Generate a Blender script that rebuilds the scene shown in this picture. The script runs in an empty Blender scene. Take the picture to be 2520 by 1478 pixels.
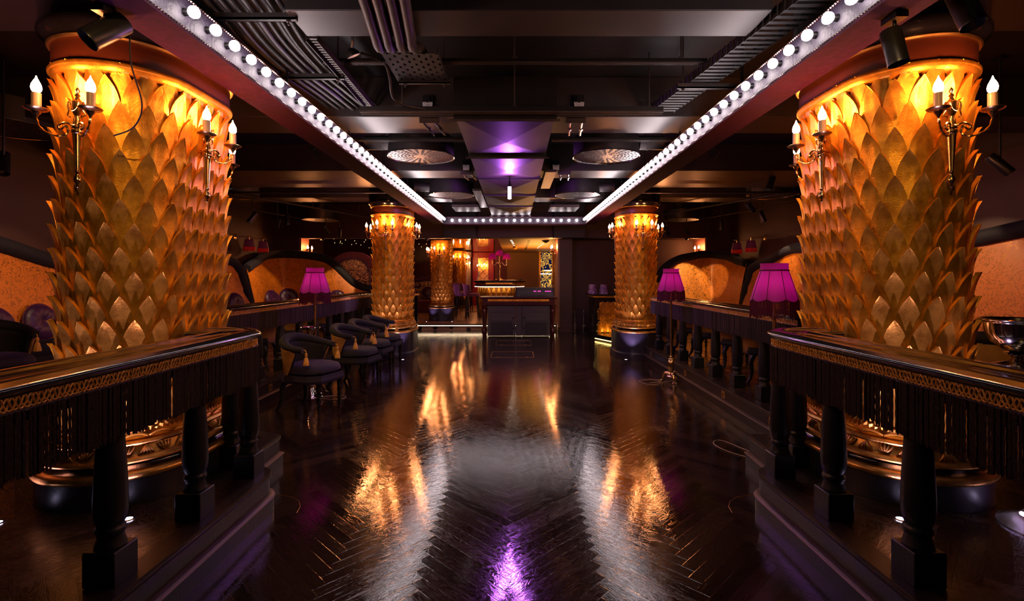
import bpy, math, random
from math import sin, cos, pi, radians, sqrt, floor as fl
from mathutils import Vector, Matrix
random.seed(7)
S = bpy.context.scene
COL = S.collection

# ---------------------------------------------------------------- camera, world, exposure
cam_data = bpy.data.cameras.new('camera')
cam = bpy.data.objects.new('camera', cam_data); COL.objects.link(cam)
cam.location = (0, 0, 1.5); cam.rotation_euler = (radians(90), 0, 0)
cam_data.sensor_width = 36; cam_data.lens = 36 * 1230 / 2520
cam_data.shift_x = -6 / 2520; cam_data.shift_y = -58 / 2520
cam_data.clip_start = 0.02; cam_data.clip_end = 100
S.camera = cam
world = bpy.data.worlds.new('world'); S.world = world; world.use_nodes = True
world.node_tree.nodes['Background'].inputs[0].default_value = (0.02, 0.012, 0.012, 1)
world.node_tree.nodes['Background'].inputs[1].default_value = 0.3
vs = S.view_settings
vs.view_transform = 'Standard'; vs.look = 'None'; vs.gamma = 1; vs.use_curve_mapping = False
vs.exposure = 0.0
S.cycles.max_bounces = 6; S.cycles.diffuse_bounces = 3; S.cycles.glossy_bounces = 3; S.cycles.transmission_bounces = 5
S.cycles.sample_clamp_indirect = 4.0
S.cycles.use_denoising = True

WARM = (1.0, 0.40, 0.10)
CANDLE_L = 450.0
BULB_L = 40.0

# ---------------------------------------------------------------- node helper
class NT:
    def __init__(s, name):
        s.m = bpy.data.materials.new(name); s.m.use_nodes = True
        s.t = s.m.node_tree; s.t.nodes.clear()
        s.out = s.t.nodes.new('ShaderNodeOutputMaterial')
    def n(s, typ, **kw):
        nd = s.t.nodes.new('ShaderNode' + typ)
        for k, v in kw.items():
            if k in nd.inputs: s.put(nd.inputs[k], v)
            else: setattr(nd, k, v)
        return nd
    def put(s, inp, v):
        if isinstance(v, bpy.types.NodeSocket): s.t.links.new(v, inp)
        elif isinstance(v, bpy.types.Node): s.t.links.new(v.outputs[0], inp)
        else:
            if hasattr(inp.default_value, '__len__') and len(inp.default_value) == 4 and len(v) == 3: v = (*v, 1)
            inp.default_value = v
    def math(s, op, a, b=None, c=None, clamp=False):
        nd = s.t.nodes.new('ShaderNodeMath'); nd.operation = op; nd.use_clamp = clamp
        s.put(nd.inputs[0], a)
        if b is not None: s.put(nd.inputs[1], b)
        if c is not None: s.put(nd.inputs[2], c)
        return nd.outputs[0]
    def mix(s, f, a, b):
        nd = s.t.nodes.new('ShaderNodeMix'); nd.data_type = 'RGBA'
        s.put(nd.inputs[0], f); s.put(nd.inputs[6], a); s.put(nd.inputs[7], b)
        return nd.outputs[2]
    def obj(s): return s.n('TexCoord').outputs['Object']
    def noise(s, vec, scale, detail=3, rough=0.5, dist=0.0):
        nd = s.n('TexNoise'); s.put(nd.inputs['Vector'], vec)
        nd.inputs['Scale'].default_value = scale; nd.inputs['Detail'].default_value = detail
        nd.inputs['Roughness'].default_value = rough; nd.inputs['Distortion'].default_value = dist
        return nd.outputs['Fac']
    def ramp(s, f, stops):
        nd = s.n('ValToRGB'); s.put(nd.inputs[0], f)
        e = nd.color_ramp.elements
        while len(e) < len(stops): e.new(0.5)
        for el, (p, c) in zip(e, stops): el.position = p; el.color = (*c, 1) if len(c) == 3 else c
        return nd.outputs[0]
    def mapping(s, vec, scale=(1, 1, 1), rot=(0, 0, 0)):
        nd = s.n('Mapping'); s.put(nd.inputs[0], vec)
        nd.inputs['Scale'].default_value = scale; nd.inputs['Rotation'].default_value = rot
        return nd.outputs[0]
    def bump(s, h, strength=0.3, dist=0.01):
        nd = s.n('Bump'); s.put(nd.inputs['Height'], h)
        nd.inputs['Strength'].default_value = strength; nd.inputs['Distance'].default_value = dist
        return nd.outputs[0]
    def pbr(s, base, rough=0.5, metal=0.0, normal=None, **kw):
        p = s.n('BsdfPrincipled')
        s.put(p.inputs['Base Color'], base); s.put(p.inputs['Roughness'], rough); s.put(p.inputs['Metallic'], metal)
        if normal is not None: s.put(p.inputs['Normal'], normal)
        for k, v in kw.items(): s.put(p.inputs[k.replace('_', ' ')], v)
        s.t.links.new(p.outputs[0], s.out.inputs[0])
        return p
    def done(s): return s.m

def simple(name, base, rough=0.5, metal=0.0, var=0.0, vscale=8.0, bump=0.0, bscale=60.0, **kw):
    t = NT(name); c = t.obj(); b = base
    if var:
        f = t.noise(c, vscale, 4)
        d = tuple(x * (1 - var) for x in base); u = tuple(min(1, x * (1 + var)) for x in base)
        b = t.ramp(f, [(0.3, d), (0.7, u)])
    nm = t.bump(t.noise(c, bscale, 3), bump, 0.005) if bump else None
    t.pbr(b, rough, metal, nm, **kw)
    return t.done()

def emit(name, col, strength):
    t = NT(name); e = t.n('Emission'); t.put(e.inputs[0], col); e.inputs[1].default_value = strength
    t.t.links.new(e.outputs[0], t.out.inputs[0]); return t.done()

M = {}
M['gold_leaf'] = None
def gold_leaf(name, base, dark, rlo, rhi):
    t = NT(name); c = t.obj()
    f = t.noise(c, 9, 5, 0.6); f2 = t.noise(c, 45, 4, 0.6)
    col = t.ramp(f, [(0.32, dark), (0.62, base)])
    r = t.math('MULTIPLY_ADD', f2, rhi - rlo, rlo)
    h = t.math('ADD', t.noise(c, 120, 3), t.math('MULTIPLY', f, 1.5))
    t.pbr(col, r, 0.82, t.bump(h, 0.25, 0.004)); return t.done()
M['gold_leaf'] = gold_leaf('gold_leaf', (0.92, 0.445, 0.050), (0.50, 0.20, 0.016), 0.26, 0.46)
M['gold_dark'] = gold_leaf('aged_gold', (0.62, 0.30, 0.06), (0.26, 0.11, 0.02), 0.25, 0.5)
M['brass'] = simple('polished_brass', (0.80, 0.52, 0.22), 0.2, 1.0, 0.25, 25)
M['brass_satin'] = simple('satin_brass', (0.75, 0.45, 0.15), 0.33, 1.0, 0.15, 12)
M['silver'] = simple('polished_silver', (0.85, 0.78, 0.70), 0.08, 1.0, 0.06, 10)
M['chrome'] = simple('chrome', (0.7, 0.68, 0.66), 0.12, 1.0)
M['lacquer'] = simple('black_lacquer', (0.006, 0.005, 0.006), 0.16, 0, 0.2, 5, 0.05, 25, Coat_Weight=0.6, Coat_Roughness=0.1)
M['black_wood'] = simple('black_painted_wood', (0.006, 0.006, 0.009), 0.42, 0, 0.3, 10, 0.25, 40)
M['plinth_black'] = simple('plinth_black', (0.022, 0.019, 0.025), 0.34, 0, 0.3, 6, 0.35, 14)
M['oxblood'] = simple('oxblood_paint', (0.075, 0.016, 0.007), 0.4, 0, 0.15, 3)
M['navy'] = simple('navy_velvet', (0.0035, 0.003, 0.007), 0.8, 0, 0.3, 14, 0.2, 120, Sheen_Weight=0.12, Sheen_Roughness=0.4, Sheen_Tint=(0.25, 0.22, 0.6))
M['plum_seat'] = simple('plum_velvet', (0.010, 0.005, 0.022), 0.75, 0, 0.35, 6, 0.2, 120, Sheen_Weight=0.25, Sheen_Roughness=0.35, Sheen_Tint=(0.5, 0.3, 0.9))
M['cushion'] = simple('purple_silk', (0.030, 0.003, 0.040), 0.42, 0, 0.3, 12, 0.2, 40, Sheen_Weight=0.2, Sheen_Tint=(0.8, 0.3, 0.9))
M['suede'] = simple('tan_suede', (0.36, 0.17, 0.035), 0.75, 0, 0.2, 12, 0.15, 90)
M['tassel'] = simple('gold_silk', (0.75, 0.38, 0.06), 0.45, 0, 0.25, 60, 0.4, 200)
M['fringe'] = simple('dark_fringe', (0.030, 0.012, 0.016), 0.6, 0, 0.5, 90, 0.5, 300)
M['lattice'] = simple('gold_braid', (0.70, 0.33, 0.05), 0.45, 0.2, 0.2, 60, 0.4, 400)
M['wall'] = simple('brown_wall', (0.046, 0.016, 0.010), 0.6, 0, 0.12, 1.2, 0.05, 60)
M['wall_warm'] = simple('ochre_wall', (0.16, 0.075, 0.022), 0.55, 0, 0.1, 1.5)
M['wall_salmon'] = simple('salmon_wall', (0.22, 0.085, 0.055), 0.55, 0, 0.08, 1.5)
M['ceiling'] = simple('charcoal_ceiling', (0.015, 0.010, 0.009), 0.55, 0, 0.3, 1.5, 0.15, 30)
M['beam'] = simple('painted_duct_board', (0.029, 0.020, 0.018), 0.42, 0, 0.25, 2.2, 0.08, 12)
M['duct'] = simple('duct_steel', (0.045, 0.036, 0.038), 0.46, 0.6, 0.2, 3)
M['black_metal'] = simple('black_metal', (0.012, 0.011, 0.011), 0.35, 0.3)
M['conduit'] = simple('dark_conduit', (0.030, 0.021, 0.018), 0.5, 0.1, 0.3, 6)
M['velvet_purple'] = simple('purple_velvet', (0.030, 0.004, 0.020), 0.95, 0, 0.25, 20, 0.3, 160, Specular_IOR_Level=0.1, Sheen_Weight=0.0, Sheen_Tint=(0.8, 0.4, 0.9))
M['burgundy'] = simple('burgundy_velvet', (0.07, 0.006, 0.024), 0.75, 0, 0.25, 10, Sheen_Weight=0.5, Sheen_Tint=(0.9, 0.3, 0.5))
M['red_lacquer'] = simple('red_lacquer', (0.26, 0.004, 0.010), 0.3, 0, 0.15, 3)
M['maroon_lacquer'] = simple('maroon_lacquer', (0.045, 0.006, 0.008), 0.25, 0, 0.25, 4)
M['grey_case'] = simple('grey_case', (0.035, 0.032, 0.034), 0.55, 0, 0.15, 5, 0.2, 200)
M['black'] = simple('matt_black', (0.006, 0.005, 0.006), 0.6)
M['candle'] = simple('ivory_candle', (0.50, 0.33, 0.24), 0.4)
M['cable'] = simple('pale_cable', (0.45, 0.30, 0.15), 0.45)
M['white_metal'] = simple('white_plate', (0.6, 0.58, 0.6), 0.4)
M['mirror'] = simple('dark_mirror', (0.55, 0.45, 0.38), 0.04, 1.0)
M['flame'] = emit('candle_bulb_glow', (1.0, 0.345, 0.11), CANDLE_L)
M['bulb'] = emit('festoon_bulb_glow', (1.0, 0.82, 0.84), BULB_L)
M['uplight'] = emit('uplight_glow', (0.75, 0.62, 1.0), 25)
M['violet'] = emit('violet_tube_glow', (0.60, 0.15, 1.0), 800)
M['led_warm'] = emit('warm_led', (1.0, 0.72, 0.45), 9)
M['led_yellow'] = emit('amber_led', (1.0, 0.62, 0.15), 14)
M['led_pink'] = emit('magenta_led', (1.0, 0.02, 0.35), 12)
M['spot_face'] = emit('spot_lens', (1.0, 0.85, 0.75), 3)
M['downlight'] = emit('downlight_glow', (1.0, 0.8, 0.6), 25)
M['shade_bulb'] = emit('lamp_bulb_glow', (1.0, 0.62, 0.55), 24)

def shade_mat(name, col, tr):
    t = NT(name); c = t.obj()
    p = t.n('BsdfPrincipled'); t.put(p.inputs['Base Color'], col); p.inputs['Roughness'].default_value = 0.6
    tl = t.n('BsdfTranslucent'); t.put(tl.inputs[0], tuple(min(1, x * 1.0) for x in tr))
    mx = t.n('MixShader'); mx.inputs[0].default_value = 0.55
    t.t.links.new(p.outputs[0], mx.inputs[1]); t.t.links.new(tl.outputs[0], mx.inputs[2])
    t.t.links.new(mx.outputs[0], t.out.inputs[0]); return t.done()
M['shade'] = shade_mat('magenta_silk', (0.22, 0.003, 0.15), (0.62, 0.01, 0.42))
M['shade_fringe'] = shade_mat('plum_bead_fringe', (0.10, 0.004, 0.05), (0.28, 0.01, 0.10))
M['shade_red'] = shade_mat('crimson_fringe', (0.35, 0.01, 0.03), (0.9, 0.05, 0.06))
M['shade_plum'] = shade_mat('plum_card_shade', (0.05, 0.006, 0.035), (0.04, 0.005, 0.025))

def herringbone(name, W, n, base, dark, rlo, rhi, rot=45, gapc=(0.004, 0.002, 0.002)):
    t = NT(name)
    c = t.mapping(t.obj(), (1 / W, 1 / W, 1 / W), (0, 0, radians(rot)))
    sp = t.n('SeparateXYZ'); t.put(sp.inputs[0], c); u, v = sp.outputs[0], sp.outputs[1]
    i = t.math('FLOOR', u); j = t.math('FLOOR', v)
    k = t.math('FLOORED_MODULO', t.math('SUBTRACT', i, j), 2.0 * n)
    hz = t.math('LESS_THAN', k, n - 0.5)
    # horizontal board
    xh = t.math('ADD', t.math('SUBTRACT', u, i), k); yh = t.math('SUBTRACT', v, j)
    idh = t.math('ADD', t.math('MULTIPLY', t.math('SUBTRACT', i, k), 7.31), t.math('MULTIPLY', j, 3.17))
    # vertical board
    q = t.math('SUBTRACT', 2.0 * n - 1, k)
    xv = t.math('ADD', t.math('SUBTRACT', v, j), q); yv = t.math('SUBTRACT', u, i)
    idv = t.math('ADD', t.math('MULTIPLY', i, 5.77), t.math('MULTIPLY', t.math('SUBTRACT', j, q), 9.13))
    def sel(a, b): return t.math('ADD', t.math('MULTIPLY', a, hz), t.math('MULTIPLY', b, t.math('SUBTRACT', 1.0, hz)))
    x = sel(xh, xv); y = sel(yh, yv); idn = sel(idh, t.math('ADD', idv, 0.37))
    wn = t.n('TexWhiteNoise', noise_dimensions='1D'); t.put(wn.inputs['W'], idn); rnd = wn.outputs['Value']
    cb = t.n('CombineXYZ'); t.put(cb.inputs[0], t.math('MULTIPLY', x, 0.30)); t.put(cb.inputs[1], t.math('MULTIPLY', y, 1.15)); t.put(cb.inputs[2], t.math('MULTIPLY', rnd, 60.0))
    ring = t.noise(cb, 1.3, 2, 0.5, 0.5)
    rings = t.math('SINE', t.math('MULTIPLY', ring, 75.0))
    cb2 = t.n('CombineXYZ'); t.put(cb2.inputs[0], t.math('MULTIPLY', x, 1.0)); t.put(cb2.inputs[1], t.math('MULTIPLY', y, 28.0)); t.put(cb2.inputs[2], t.math('MULTIPLY', rnd, 60.0))
    fine = t.noise(cb2, 1.6, 4, 0.6)
    ex = t.math('MINIMUM', x, t.math('SUBTRACT', float(n), x)); ey = t.math('MINIMUM', y, t.math('SUBTRACT', 1.0, y))
    e = t.math('MINIMUM', ex, ey)
    gap = t.math('SMOOTH_MAX', t.math('SUBTRACT', 1.0, t.math('DIVIDE', e, 0.02)), 0.0, 0.1, clamp=True)
    tone = t.math('ADD', t.math('MULTIPLY', rnd, 0.6), t.math('MULTIPLY', t.math('ADD', fine, t.math('MULTIPLY', rings, 0.12)), 0.5))
    colr = t.ramp(tone, [(0.15, dark), (0.9, base)])
    colr = t.mix(gap, colr, gapc)
    big = t.noise(t.obj(), 0.9, 3)
    rg = t.math('ADD', t.math('MULTIPLY_ADD', rnd, rhi - rlo, rlo), t.math('ADD', t.math('MULTIPLY', rings, 0.05), t.math('MULTIPLY', t.math('SUBTRACT', big, 0.5), 0.10)))
    h = t.math('ADD', t.math('MULTIPLY', rings, 0.15), t.math('MULTIPLY', fine, 0.36))
    h = t.math('SUBTRACT', h, t.math('MULTIPLY', gap, 0.7))
    h = t.math('ADD', h, t.math('MULTIPLY', t.noise(t.obj(), 150, 2), 0.34))
    h = t.math('ADD', h, t.math('MULTIPLY', rnd, 0.3))
    t.pbr(colr, rg, 0.0, t.bump(h, 0.30, 0.0010), Specular_IOR_Level=0.95); return t.done()
M['parquet'] = herringbone('dark_oak_herringbone', 0.072, 9, (0.034, 0.017, 0.011), (0.008, 0.004, 0.003), 0.05, 0.12, -45)
M['planks'] = herringbone('platform_oak_parquet', 0.09, 8, (0.034, 0.015, 0.008), (0.010, 0.005, 0.003), 0.20, 0.32)
M['tread'] = simple('stained_oak_edge', (0.016, 0.009, 0.007), 0.35, 0, 0.3, 6, 0.2, 60)

def damask():
    t = NT('orange_damask'); c = t.obj()
    n1 = t.noise(c, 5.6, 2, 0.5, 1.2)
    line = t.math('GREATER_THAN', t.math('SINE', t.math('MULTIPLY', n1, 52.0)), 0.87)
    m1 = t.math('GREATER_THAN', t.noise(c, 3.1, 3), 0.41)
    w = t.n('TexNoise'); t.put(w.inputs['Vector'], c); w.inputs['Scale'].default_value = 9; w.inputs['Detail'].default_value = 2
    off = t.n('VectorMath', operation='MULTIPLY_ADD'); t.put(off.inputs[0], w.outputs['Color']); off.inputs[1].default_value = (0.16, 0.16, 0.16); t.put(off.inputs[2], c)
    v2 = t.n('TexVoronoi', feature='F1'); t.put(v2.inputs['Vector'], off.outputs[0]); v2.inputs['Scale'].default_value = 17
    d = v2.outputs['Distance']
    petal = t.math('GREATER_THAN', t.math('SINE', t.math('MULTIPLY', d, 42.0)), -0.1)
    blo = t.math('MULTIPLY', t.math('LESS_THAN', d, 0.34), petal)
    v3 = t.n('TexVoronoi', feature='F1'); t.put(v3.inputs['Vector'], off.outputs[0]); v3.inputs['Scale'].default_value = 42
    leaf = t.math('LESS_THAN', v3.outputs['Distance'], 0.30)
    m2 = t.math('GREATER_THAN', t.noise(c, 2.6, 3, 0.6), 0.47)
    m3 = t.math('GREATER_THAN', t.noise(t.mapping(c, (1.1, 1.2, 0.9)), 5.5, 2), 0.50)
    pat = t.math('MAXIMUM', t.math('MULTIPLY', line, m1), t.math('MAXIMUM', t.math('MULTIPLY', blo, m2), t.math('MULTIPLY', t.math('MULTIPLY', leaf, m1), m3)))
    col = t.mix(pat, (0.62, 0.17, 0.007), (0.25, 0.10, 0.020))
    r = t.math('MULTIPLY_ADD', pat, -0.15, 0.50)
    t.pbr(col, r, t.math('MULTIPLY', pat, 0.65), t.bump(pat, 0.5, 0.002), Sheen_Weight=0.0); return t.done()
M['damask'] = damask()
def swirl(name, a, b, scale):
    t = NT(name); c = t.obj()
    f = t.noise(c, scale, 2, 0.5, 1.6)
    s_ = t.math('SINE', t.math('MULTIPLY', f, 38.0))
    col = t.ramp(s_, [(0.35, a), (0.6, b)])
    t.pbr(col, 0.45, 0.0, Sheen_Weight=0.3); return t.done()
M['swirl'] = swirl('marbled_brocade', (0.05, 0.012, 0.012), (0.62, 0.36, 0.18), 5)
def pierced(name, col, hole, sc):
    t = NT(name); c = t.obj()
    v = t.n('TexVoronoi', feature='F1'); t.put(v.inputs['Vector'], c); v.inputs['Scale'].default_value = sc; v.inputs['Randomness'].default_value = 0.25
    f = t.math('LESS_THAN', v.outputs['Distance'], 0.3)
    t.pbr(t.mix(f, col, hole), 0.35, 0.5); return t.done()
M['pierced'] = pierced('pierced_steel', (0.05, 0.04, 0.038), (0.002, 0.002, 0.002), 42)
M['mosaic'] = pierced('crystal_beads', (0.45, 0.36, 0.30), (0.05, 0.03, 0.03), 34)
def glasspanel():
    t = NT('painted_glass_artwork'); c = t.obj()
    f = t.noise(c, 3.2, 1, 0.5, 2.2); s_ = t.math('SINE', t.math('MULTIPLY', f, 34.0))
    on = t.ramp(s_, [(0.45, (0.006, 0.006, 0.03)), (0.62, (1.0, 0.50, 0.06))])
    e = t.n('Emission'); t.put(e.inputs[0], on); e.inputs[1].default_value = 1.1
    t.t.links.new(e.outputs[0], t.out.inputs[0]); return t.done()
M['art'] = glasspanel()
def crystal():
    t = NT('cellophane_shade'); c = t.obj()
    f = t.noise(c, 26, 3, 0.6, 1.0)
    t.pbr(t.ramp(f, [(0.4, (0.07, 0.02, 0.13)), (0.7, (0.42, 0.24, 0.42))]), 0.12, 0.2, t.bump(f, 1.0, 0.02)); return t.done()
M['cello'] = crystal()
def glassm():
    t = NT('clear_glass'); t.pbr((0.9, 0.85, 0.8), 0.03, 0.0, None, Transmission_Weight=0.9, IOR=1.45); return t.done()
M['glass'] = glassm()
M['carpet'] = None
def carpet():
    t = NT('patterned_floor'); c = t.mapping(t.obj(), (2.2, 1.1, 1))
    ch = t.n('TexChecker'); t.put(ch.inputs['Vector'], c); ch.inputs['Scale'].default_value = 1.0
    t.put(ch.inputs[1], (0.34, 0.19, 0.12)); t.put(ch.inputs[2], (0.26, 0.14, 0.09))
    v = t.n('TexVoronoi'); t.put(v.inputs['Vector'], t.obj()); v.inputs['Scale'].default_value = 2.2; v.inputs['Randomness'].default_value = 0.2
    d = t.math('LESS_THAN', v.outputs['Distance'], 0.16)
    t.pbr(t.mix(d, ch.outputs[0], (0.015, 0.008, 0.01)), 0.3); return t.done()
M['carpet'] = carpet()
def pleat(name, base, nrm=70.0):
    t = NT(name); c = t.obj()
    w = t.n('TexWave', wave_type='BANDS', bands_direction='X'); t.put(w.inputs['Vector'], t.mapping(c, (1, 1, 1))); w.inputs['Scale'].default_value = nrm / 6.28
    w.inputs['Distortion'].default_value = 1.0
    t.pbr(base, 0.55, 0, t.bump(w.outputs[1], 0.6, 0.01), Sheen_Weight=0.5, Sheen_Tint=(0.8, 0.6, 1.0)); return t.done()
M['ruched'] = simple('ruched_purple_satin', (0.007, 0.003, 0.014), 0.6, 0, 0.4, 40, 0.8, 45, Sheen_Weight=0.0, Sheen_Tint=(0.8, 0.6, 1.0))
M['beads'] = simple('bead_trim', (0.35, 0.24, 0.20), 0.3, 0.9)

# ---------------------------------------------------------------- mesh helper
class MB:
    def __init__(s): s.v = []; s.f = []
    def add(s, vs_, fs):
        b = len(s.v); s.v += [tuple(p) for p in vs_]; s.f += [tuple(b + i for i in q) for q in fs]; return s
    def box(s, x0, x1, y0, y1, z0, z1):
        return s.add([(x0,y0,z0),(x1,y0,z0),(x1,y1,z0),(x0,y1,z0),(x0,y0,z1),(x1,y0,z1),(x1,y1,z1),(x0,y1,z1)],
                     [(0,3,2,1),(4,5,6,7),(0,1,5,4),(1,2,6,5),(2,3,7,6),(3,0,4,7)])
    def prism(s, poly, z0, z1):      # poly counter-clockwise seen from above
        n = len(poly)
        return s.add([(x, y, z0) for x, y in poly] + [(x, y, z1) for x, y in poly],
                     [tuple(range(n))[::-1], tuple(range(n, 2*n))] + [(i, (i+1) % n, (i+1) % n + n, i + n) for i in range(n)])
    def tube(s, pts, r, n=8, closed=False, flat=1.0, up=None):
        pts = [Vector(p) for p in pts]; m = len(pts)
        rs = r if hasattr(r, '__len__') else [r] * m
        T = []
        for i in range(m):
            a = pts[(i-1) % m] if (closed or i > 0) else pts[i]; b = pts[(i+1) % m] if (closed or i < m-1) else pts[i]
            d = b - a; T.append(d.normalized() if d.length > 1e-9 else Vector((0, 0, 1)))
        u = Vector(up) if up else (Vector((0, 0, 1)) if abs(T[0].z) < 0.9 else Vector((1, 0, 0)))
        N = (u - T[0] * u.dot(T[0])).normalized(); base = len(s.v)
        for i in range(m):
            if up:
                N2 = Vector(up) - T[i] * Vector(up).dot(T[i])
                if N2.length > 1e-4: N = N2.normalized()
            else: N = (N - T[i] * N.dot(T[i])).normalized()
            B = T[i].cross(N)
            for k in range(n):
                a = 2*pi*k/n
                s.v.append(tuple(pts[i] + N * (rs[i] * cos(a)) + B * (rs[i] * flat * sin(a))))
        L = m if closed else m - 1
        for i in range(L):
            for k in range(n):
                a0 = base + i*n + k; a1 = base + i*n + (k+1) % n; b0 = base + ((i+1) % m)*n + k; b1 = base + ((i+1) % m)*n + (k+1) % n
                s.f.append((a0, a1, b1, b0))
        if not closed:
            s.f.append(tuple(base + k for k in range(n))[::-1]); s.f.append(tuple(base + (m-1)*n + k for k in range(n)))
        return s
    def lathe(s, prof, c=(0, 0, 0), n=24, st=0.0, wob=None, cap=True):   # prof bottom->top list of (r, z); st = half length of the straight side (obround, along y)
        b = len(s.v)
        for i, (r, z) in enumerate(prof):
            for k in range(n):
                a = 2*pi*(k+0.5)/n; rr = r * (wob(a, i) if wob else 1.0)
                s.v.append((c[0] + rr*cos(a), c[1] + rr*sin(a) + (st if sin(a) > 0 else -st), c[2] + z))
        for i in range(len(prof)-1):
            for k in range(n):
                s.f.append((b+i*n+k, b+i*n+(k+1) % n, b+(i+1)*n+(k+1) % n, b+(i+1)*n+k))
        if cap:
            if prof[0][0] > 1e-4: s.f.append(tuple(b+k for k in range(n))[::-1])
            if prof[-1][0] > 1e-4: s.f.append(tuple(b+(len(prof)-1)*n+k for k in range(n)))
        return s
    def sphere(s, c, r, n=8, m=5, sz=1.0):
        return s.lathe([(max(1e-5, r*sin(pi*i/m)), -r*sz*cos(pi*i/m)) for i in range(m+1)], c, n)
    def octa(s, c, r):
        x, y, z = c
        return s.add([(x+r,y,z),(x-r,y,z),(x,y+r,z),(x,y-r,z),(x,y,z+r),(x,y,z-r)],
                     [(0,2,4),(2,1,4),(1,3,4),(3,0,4),(2,0,5),(1,2,5),(3,1,5),(0,3,5)])
    def sweep(s, path, prof, closed_prof=True, up=(0, 0, 1), caps=True):   # path [(x,y)] or [(x,y,z)], prof [(d,z)]: d to the right of travel
        b = len(s.v); m = len(path); k = len(prof)
        for i in range(m):
            p = path[i]; a = path[max(i-1, 0)]; c = path[min(i+1, m-1)]
            def dr(q, w):
                d = Vector((w[0]-q[0], w[1]-q[1])); return d.normalized() if d.length > 1e-9 else None
            d1 = dr(a, p); d2 = dr(p, c); d1 = d1 or d2; d2 = d2 or d1
            n1 = Vector((d1.y, -d1.x)); n2 = Vector((d2.y, -d2.x)); nn = (n1 + n2)
            nn = nn / max(0.3, (1 + n1.dot(n2)))
            z = p[2] if len(p) > 2 else 0
            for d, h in prof: s.v.append((p[0] + nn.x*d, p[1] + nn.y*d, z + h))
        L = k if closed_prof else k-1
        for i in range(m-1):
            for q in range(L):
                s.f.append((b+i*k+q, b+i*k+(q+1) % k, b+(i+1)*k+(q+1) % k, b+(i+1)*k+q))
        if closed_prof and caps:
            s.f.append(tuple(b+q for q in range(k))[::-1]); s.f.append(tuple(b+(m-1)*k+q for q in range(k)))
        return s
    def xf(s, mat, start=0):
        for i in range(start, len(s.v)): s.v[i] = tuple(mat @ Vector(s.v[i]))
        return s
    def build(s, name, mat, parent=None, smooth=False, bevel=0, sub=0, loc=None, sharp=None):
        me = bpy.data.meshes.new(name); me.from_pydata(s.v, [], s.f); me.validate(); me.update()
        me.materials.append(M[mat] if isinstance(mat, str) else mat)
        if smooth:
            for p in me.polygons: p.use_smooth = True
            try: me.set_sharp_from_angle(angle=radians(sharp or 50))
            except Exception: pass
        o = bpy.data.objects.new(name, me); COL.objects.link(o)
        if parent: o.parent = parent
        if loc: o.location = loc
        if bevel:
            bm = o.modifiers.new('bevel', 'BEVEL'); bm.width = bevel; bm.segments = 2; bm.limit_method = 'ANGLE'
        if sub:
            sm = o.modifiers.new('sub', 'SUBSURF'); sm.levels = sub; sm.render_levels = sub
        return o

def thing(name, label, cat, loc=(0, 0, 0), rz=0.0, group=None):
    o = bpy.data.objects.new(name, None); COL.objects.link(o); o.empty_display_size = 0.1
    o.location = loc; o.rotation_euler = (0, 0, rz); o['label'] = label; o['category'] = cat
    if group: o['group'] = group
    return o
def tag(o, label, cat, group=None):
    o['label'] = label; o['category'] = cat
    if group: o['group'] = group
    return o
def struct(o): o['kind'] = 'structure'; return o
def dup(root, loc, rz=None, label=None, group=None):
    def cp(o, par):
        c = o.copy(); COL.objects.link(c); c.parent = par
        for ch in kids.get(o.name, []): cp(ch, c)
        return c
    kids = {}
    def walk(o):
        kids[o.name] = list(o.children)
        for ch in o.children: walk(ch)
    walk(root)
    r = cp(root, None); r.location = loc
    if rz is not None: r.rotation_euler = (0, 0, rz)
    if label: r['label'] = label
    if group: r['group'] = group
    return r
def catmull(pts, n=8):
    pts = [Vector(p) for p in pts]; out = []
    for i in range(len(pts)-1):
        p0 = pts[max(i-1, 0)]; p1 = pts[i]; p2 = pts[i+1]; p3 = pts[min(i+2, len(pts)-1)]
        for k in range(n):
            t = k/n
            out.append(0.5*((2*p1) + (p2-p0)*t + (2*p0-5*p1+4*p2-p3)*t*t + (3*p1-p0-3*p2+p3)*t*t*t))
    out.append(pts[-1]); return out
def light(kind, name, loc, energy, col, parent=None, **kw):
    d = bpy.data.lights.new(name, kind); d.energy = energy; d.color = col
    for k, v in kw.items():
        if k != 'aim': setattr(d, k, v)
    o = bpy.data.objects.new(name, d); COL.objects.link(o); o.location = loc
    if 'aim' in kw:
        o.rotation_euler = (Vector(kw['aim']) - Vector(loc)).to_track_quat('-Z', 'Y').to_euler()
    if parent: o.parent = parent
    return o
# ================================================================ SETTING
XL, XR, YB = -6.6, 5.9, 13.7
FZ = 0.0; PZ = 0.24
struct(MB().box(XL-0.3, XR+0.3, -3.5, 14.1, -0.1, 0).build('floor', 'parquet'))
# platforms
def arc(cx, cy, r, a0, a1, n=6): return [(cx + r*cos(radians(a0+(a1-a0)*i/n)), cy + r*sin(radians(a0+(a1-a0)*i/n))) for i in range(n+1)]
left_edge = [(-1.575, -2.0)] + arc(-1.715, 3.17, 0.14, 0, 70) + [(-1.86, 3.45), (-1.88, 3.98), (-2.2, 4.12), (-2.96, 4.15), (-2.96, 13.66)]
right_edge = [(1.575, -2.0)] + arc(1.715, 3.17, 0.14, 180, 110) + [(1.86, 3.45), (1.88, 3.98), (2.38, 4.05), (2.38, 9.12), (2.95, 9.12), (2.95, 10.5), (3.45, 10.5), (3.45, 13.66)]
lp = left_edge + [(-6.58, 13.66), (-6.58, -2.0)]
rp = right_edge + [(5.88, 13.66), (5.88, -2.0)]
struct(MB().prism(lp, 0.0, PZ-0.002).build('platform_left', 'planks'))
struct(MB().prism(rp[::-1], 0.0, PZ-0.002).build('platform_right', 'planks'))
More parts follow.
